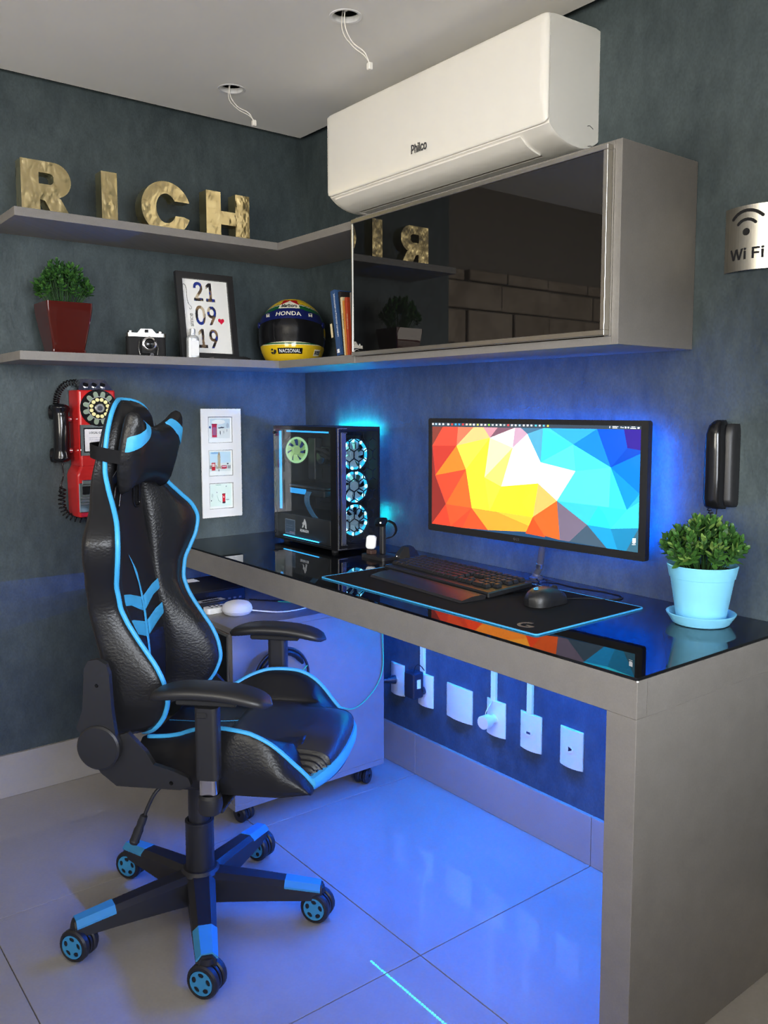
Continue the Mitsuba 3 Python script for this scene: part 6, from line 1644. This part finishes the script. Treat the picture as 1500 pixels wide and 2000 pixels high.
for y in (-0.03, -0.014, 0.002):
    for x in (-0.008, 0.006):
        part(rm, 'button', place(prism(disc(0, 0, 0.0036, 4), 0.0012), o + tX * x + tY * y + V3(0, 0, 0.0171), tX, tY), 'm_grey_plastic', False)
sp_ = thing('speaker_puck', 'round white smart speaker on the rolling cabinet', 'smart speaker')
mat('m_puck_fabric', (0.62, 0.62, 0.64), 0.85, 0.2)
part(sp_, 'top', lathe([(0.0, 0.0125), (0.0455, 0.0125), (0.0460, 0.018), (0.0435, 0.028), (0.036, 0.036), (0.022, 0.0405), (0.0, 0.042)], 48, (0.512, -0.580, ZPD)), 'm_puck_fabric', 45)
part(sp_, 'base', lathe([(0.0, 0.0002), (0.032, 0.0002), (0.040, 0.004), (0.0450, 0.0115), (0.0, 0.0115)], 48, (0.512, -0.580, ZPD)), 'm_white', 40)
part(sp_, 'cable', tube(spline([(0.540, -0.545, ZPD + 0.012), (0.560, -0.515, ZPD + 0.008), (0.585, -0.470, ZPD + 0.004), (0.590, -0.41, ZPD + 0.003), (0.57, -0.33, ZPD + 0.003), (0.55, -0.24, ZPD + 0.003)], 40), 0.0022, 8), 'm_white', True)
gc = thing('green_cable', 'thin green cable hanging down over the side of the rolling cabinet', 'cable')
part(gc, 'cord', tube(spline([(0.666, -0.150, AP - 0.0008), (0.668, -0.143, 0.60), (0.669, -0.140, 0.50), (0.668, -0.136, 0.40), (0.668, -0.155, 0.345), (0.669, -0.195, 0.305), (0.671, -0.245, 0.282), (0.675, -0.29, 0.288), (0.68, -0.36, 0.33), (0.683, -0.44, 0.395)], 70), 0.0019, 7), 'm_green_wire', True)
gc2 = thing('green_cable', 'short green cable lying on the rolling cabinet behind the speaker', 'cable')
part(gc2, 'cord', tube(spline([(0.45, -0.40, ZPD + 0.002), (0.47, -0.385, ZPD + 0.002), (0.50, -0.36, ZPD + 0.002), (0.52, -0.32, ZPD + 0.002), (0.50, -0.26, ZPD + 0.002)], 30), 0.002, 7), 'm_green_wire', True)
bc = thing('black_cable', 'black cables lying on the rolling cabinet behind the speaker', 'cable')
part(bc, 'cord', tube(spline([(0.37, -0.46, ZPD + 0.003), (0.41, -0.43, ZPD + 0.003), (0.45, -0.385, ZPD + 0.003), (0.43, -0.31, ZPD + 0.003), (0.38, -0.24, ZPD + 0.003)], 30), 0.0025, 7), 'm_black_matte', True)
hd = thing('headphones', 'black headphones hanging on the side of the rolling cabinet behind the chair', 'headphones')
HO = V3(0.690, -0.531, 0.437)
def hp3(r, a, dx=0.0):
    return HO + V3(dx, r * math.cos(a), r * math.sin(a))
aa = np.linspace(math.radians(-20), math.radians(200), 44)
part(hd, 'headband', tube([hp3(0.092, a) for a in aa], 0.0042, 8), 'm_black_plastic', True)
part(hd, 'headband_pad', tube([hp3(0.080, a, 0.0) for a in np.linspace(math.radians(25), math.radians(155), 30)], np.interp(np.linspace(0, 1, 30), [0, 0.1, 0.9, 1], [0.004, 0.009, 0.009, 0.004]), 8), 'm_leather', True)
for s in (-1, 1):
    part(hd, 'ear_cup', lathe([(0.0, 0.0), (0.034, 0.0), (0.037, 0.006), (0.037, 0.018), (0.030, 0.026), (0.0, 0.026)], 30, HO + V3(0.012, s * 0.092, -0.055), (0, -s, 0.1)), 'm_black_plastic', 30)
part(hd, 'cable', tube(spline([hp3(0.09, 0.3) + [0.004, 0, 0], HO + V3(0.004, 0.070, 0.01), HO + V3(0.004, 0.060, -0.03), HO + V3(0.004, 0.05, -0.10)], 20), 0.0018, 6), 'm_green_wire', True, label='green cable')
hkk = thing('wall_hook', 'small black hook on the rolling cabinet holding the headphones', 'hook')
part(hkk, 'body', cat(bx(0.6617, 0.6645, -0.541, -0.521, 0.490, 0.525, 0.001), bx(0.6645, 0.702, -0.537, -0.525, 0.506, 0.5105, 0.001), bx(0.699, 0.702, -0.537, -0.525, 0.510, 0.520, 0.0008)), 'm_black_plastic', False)
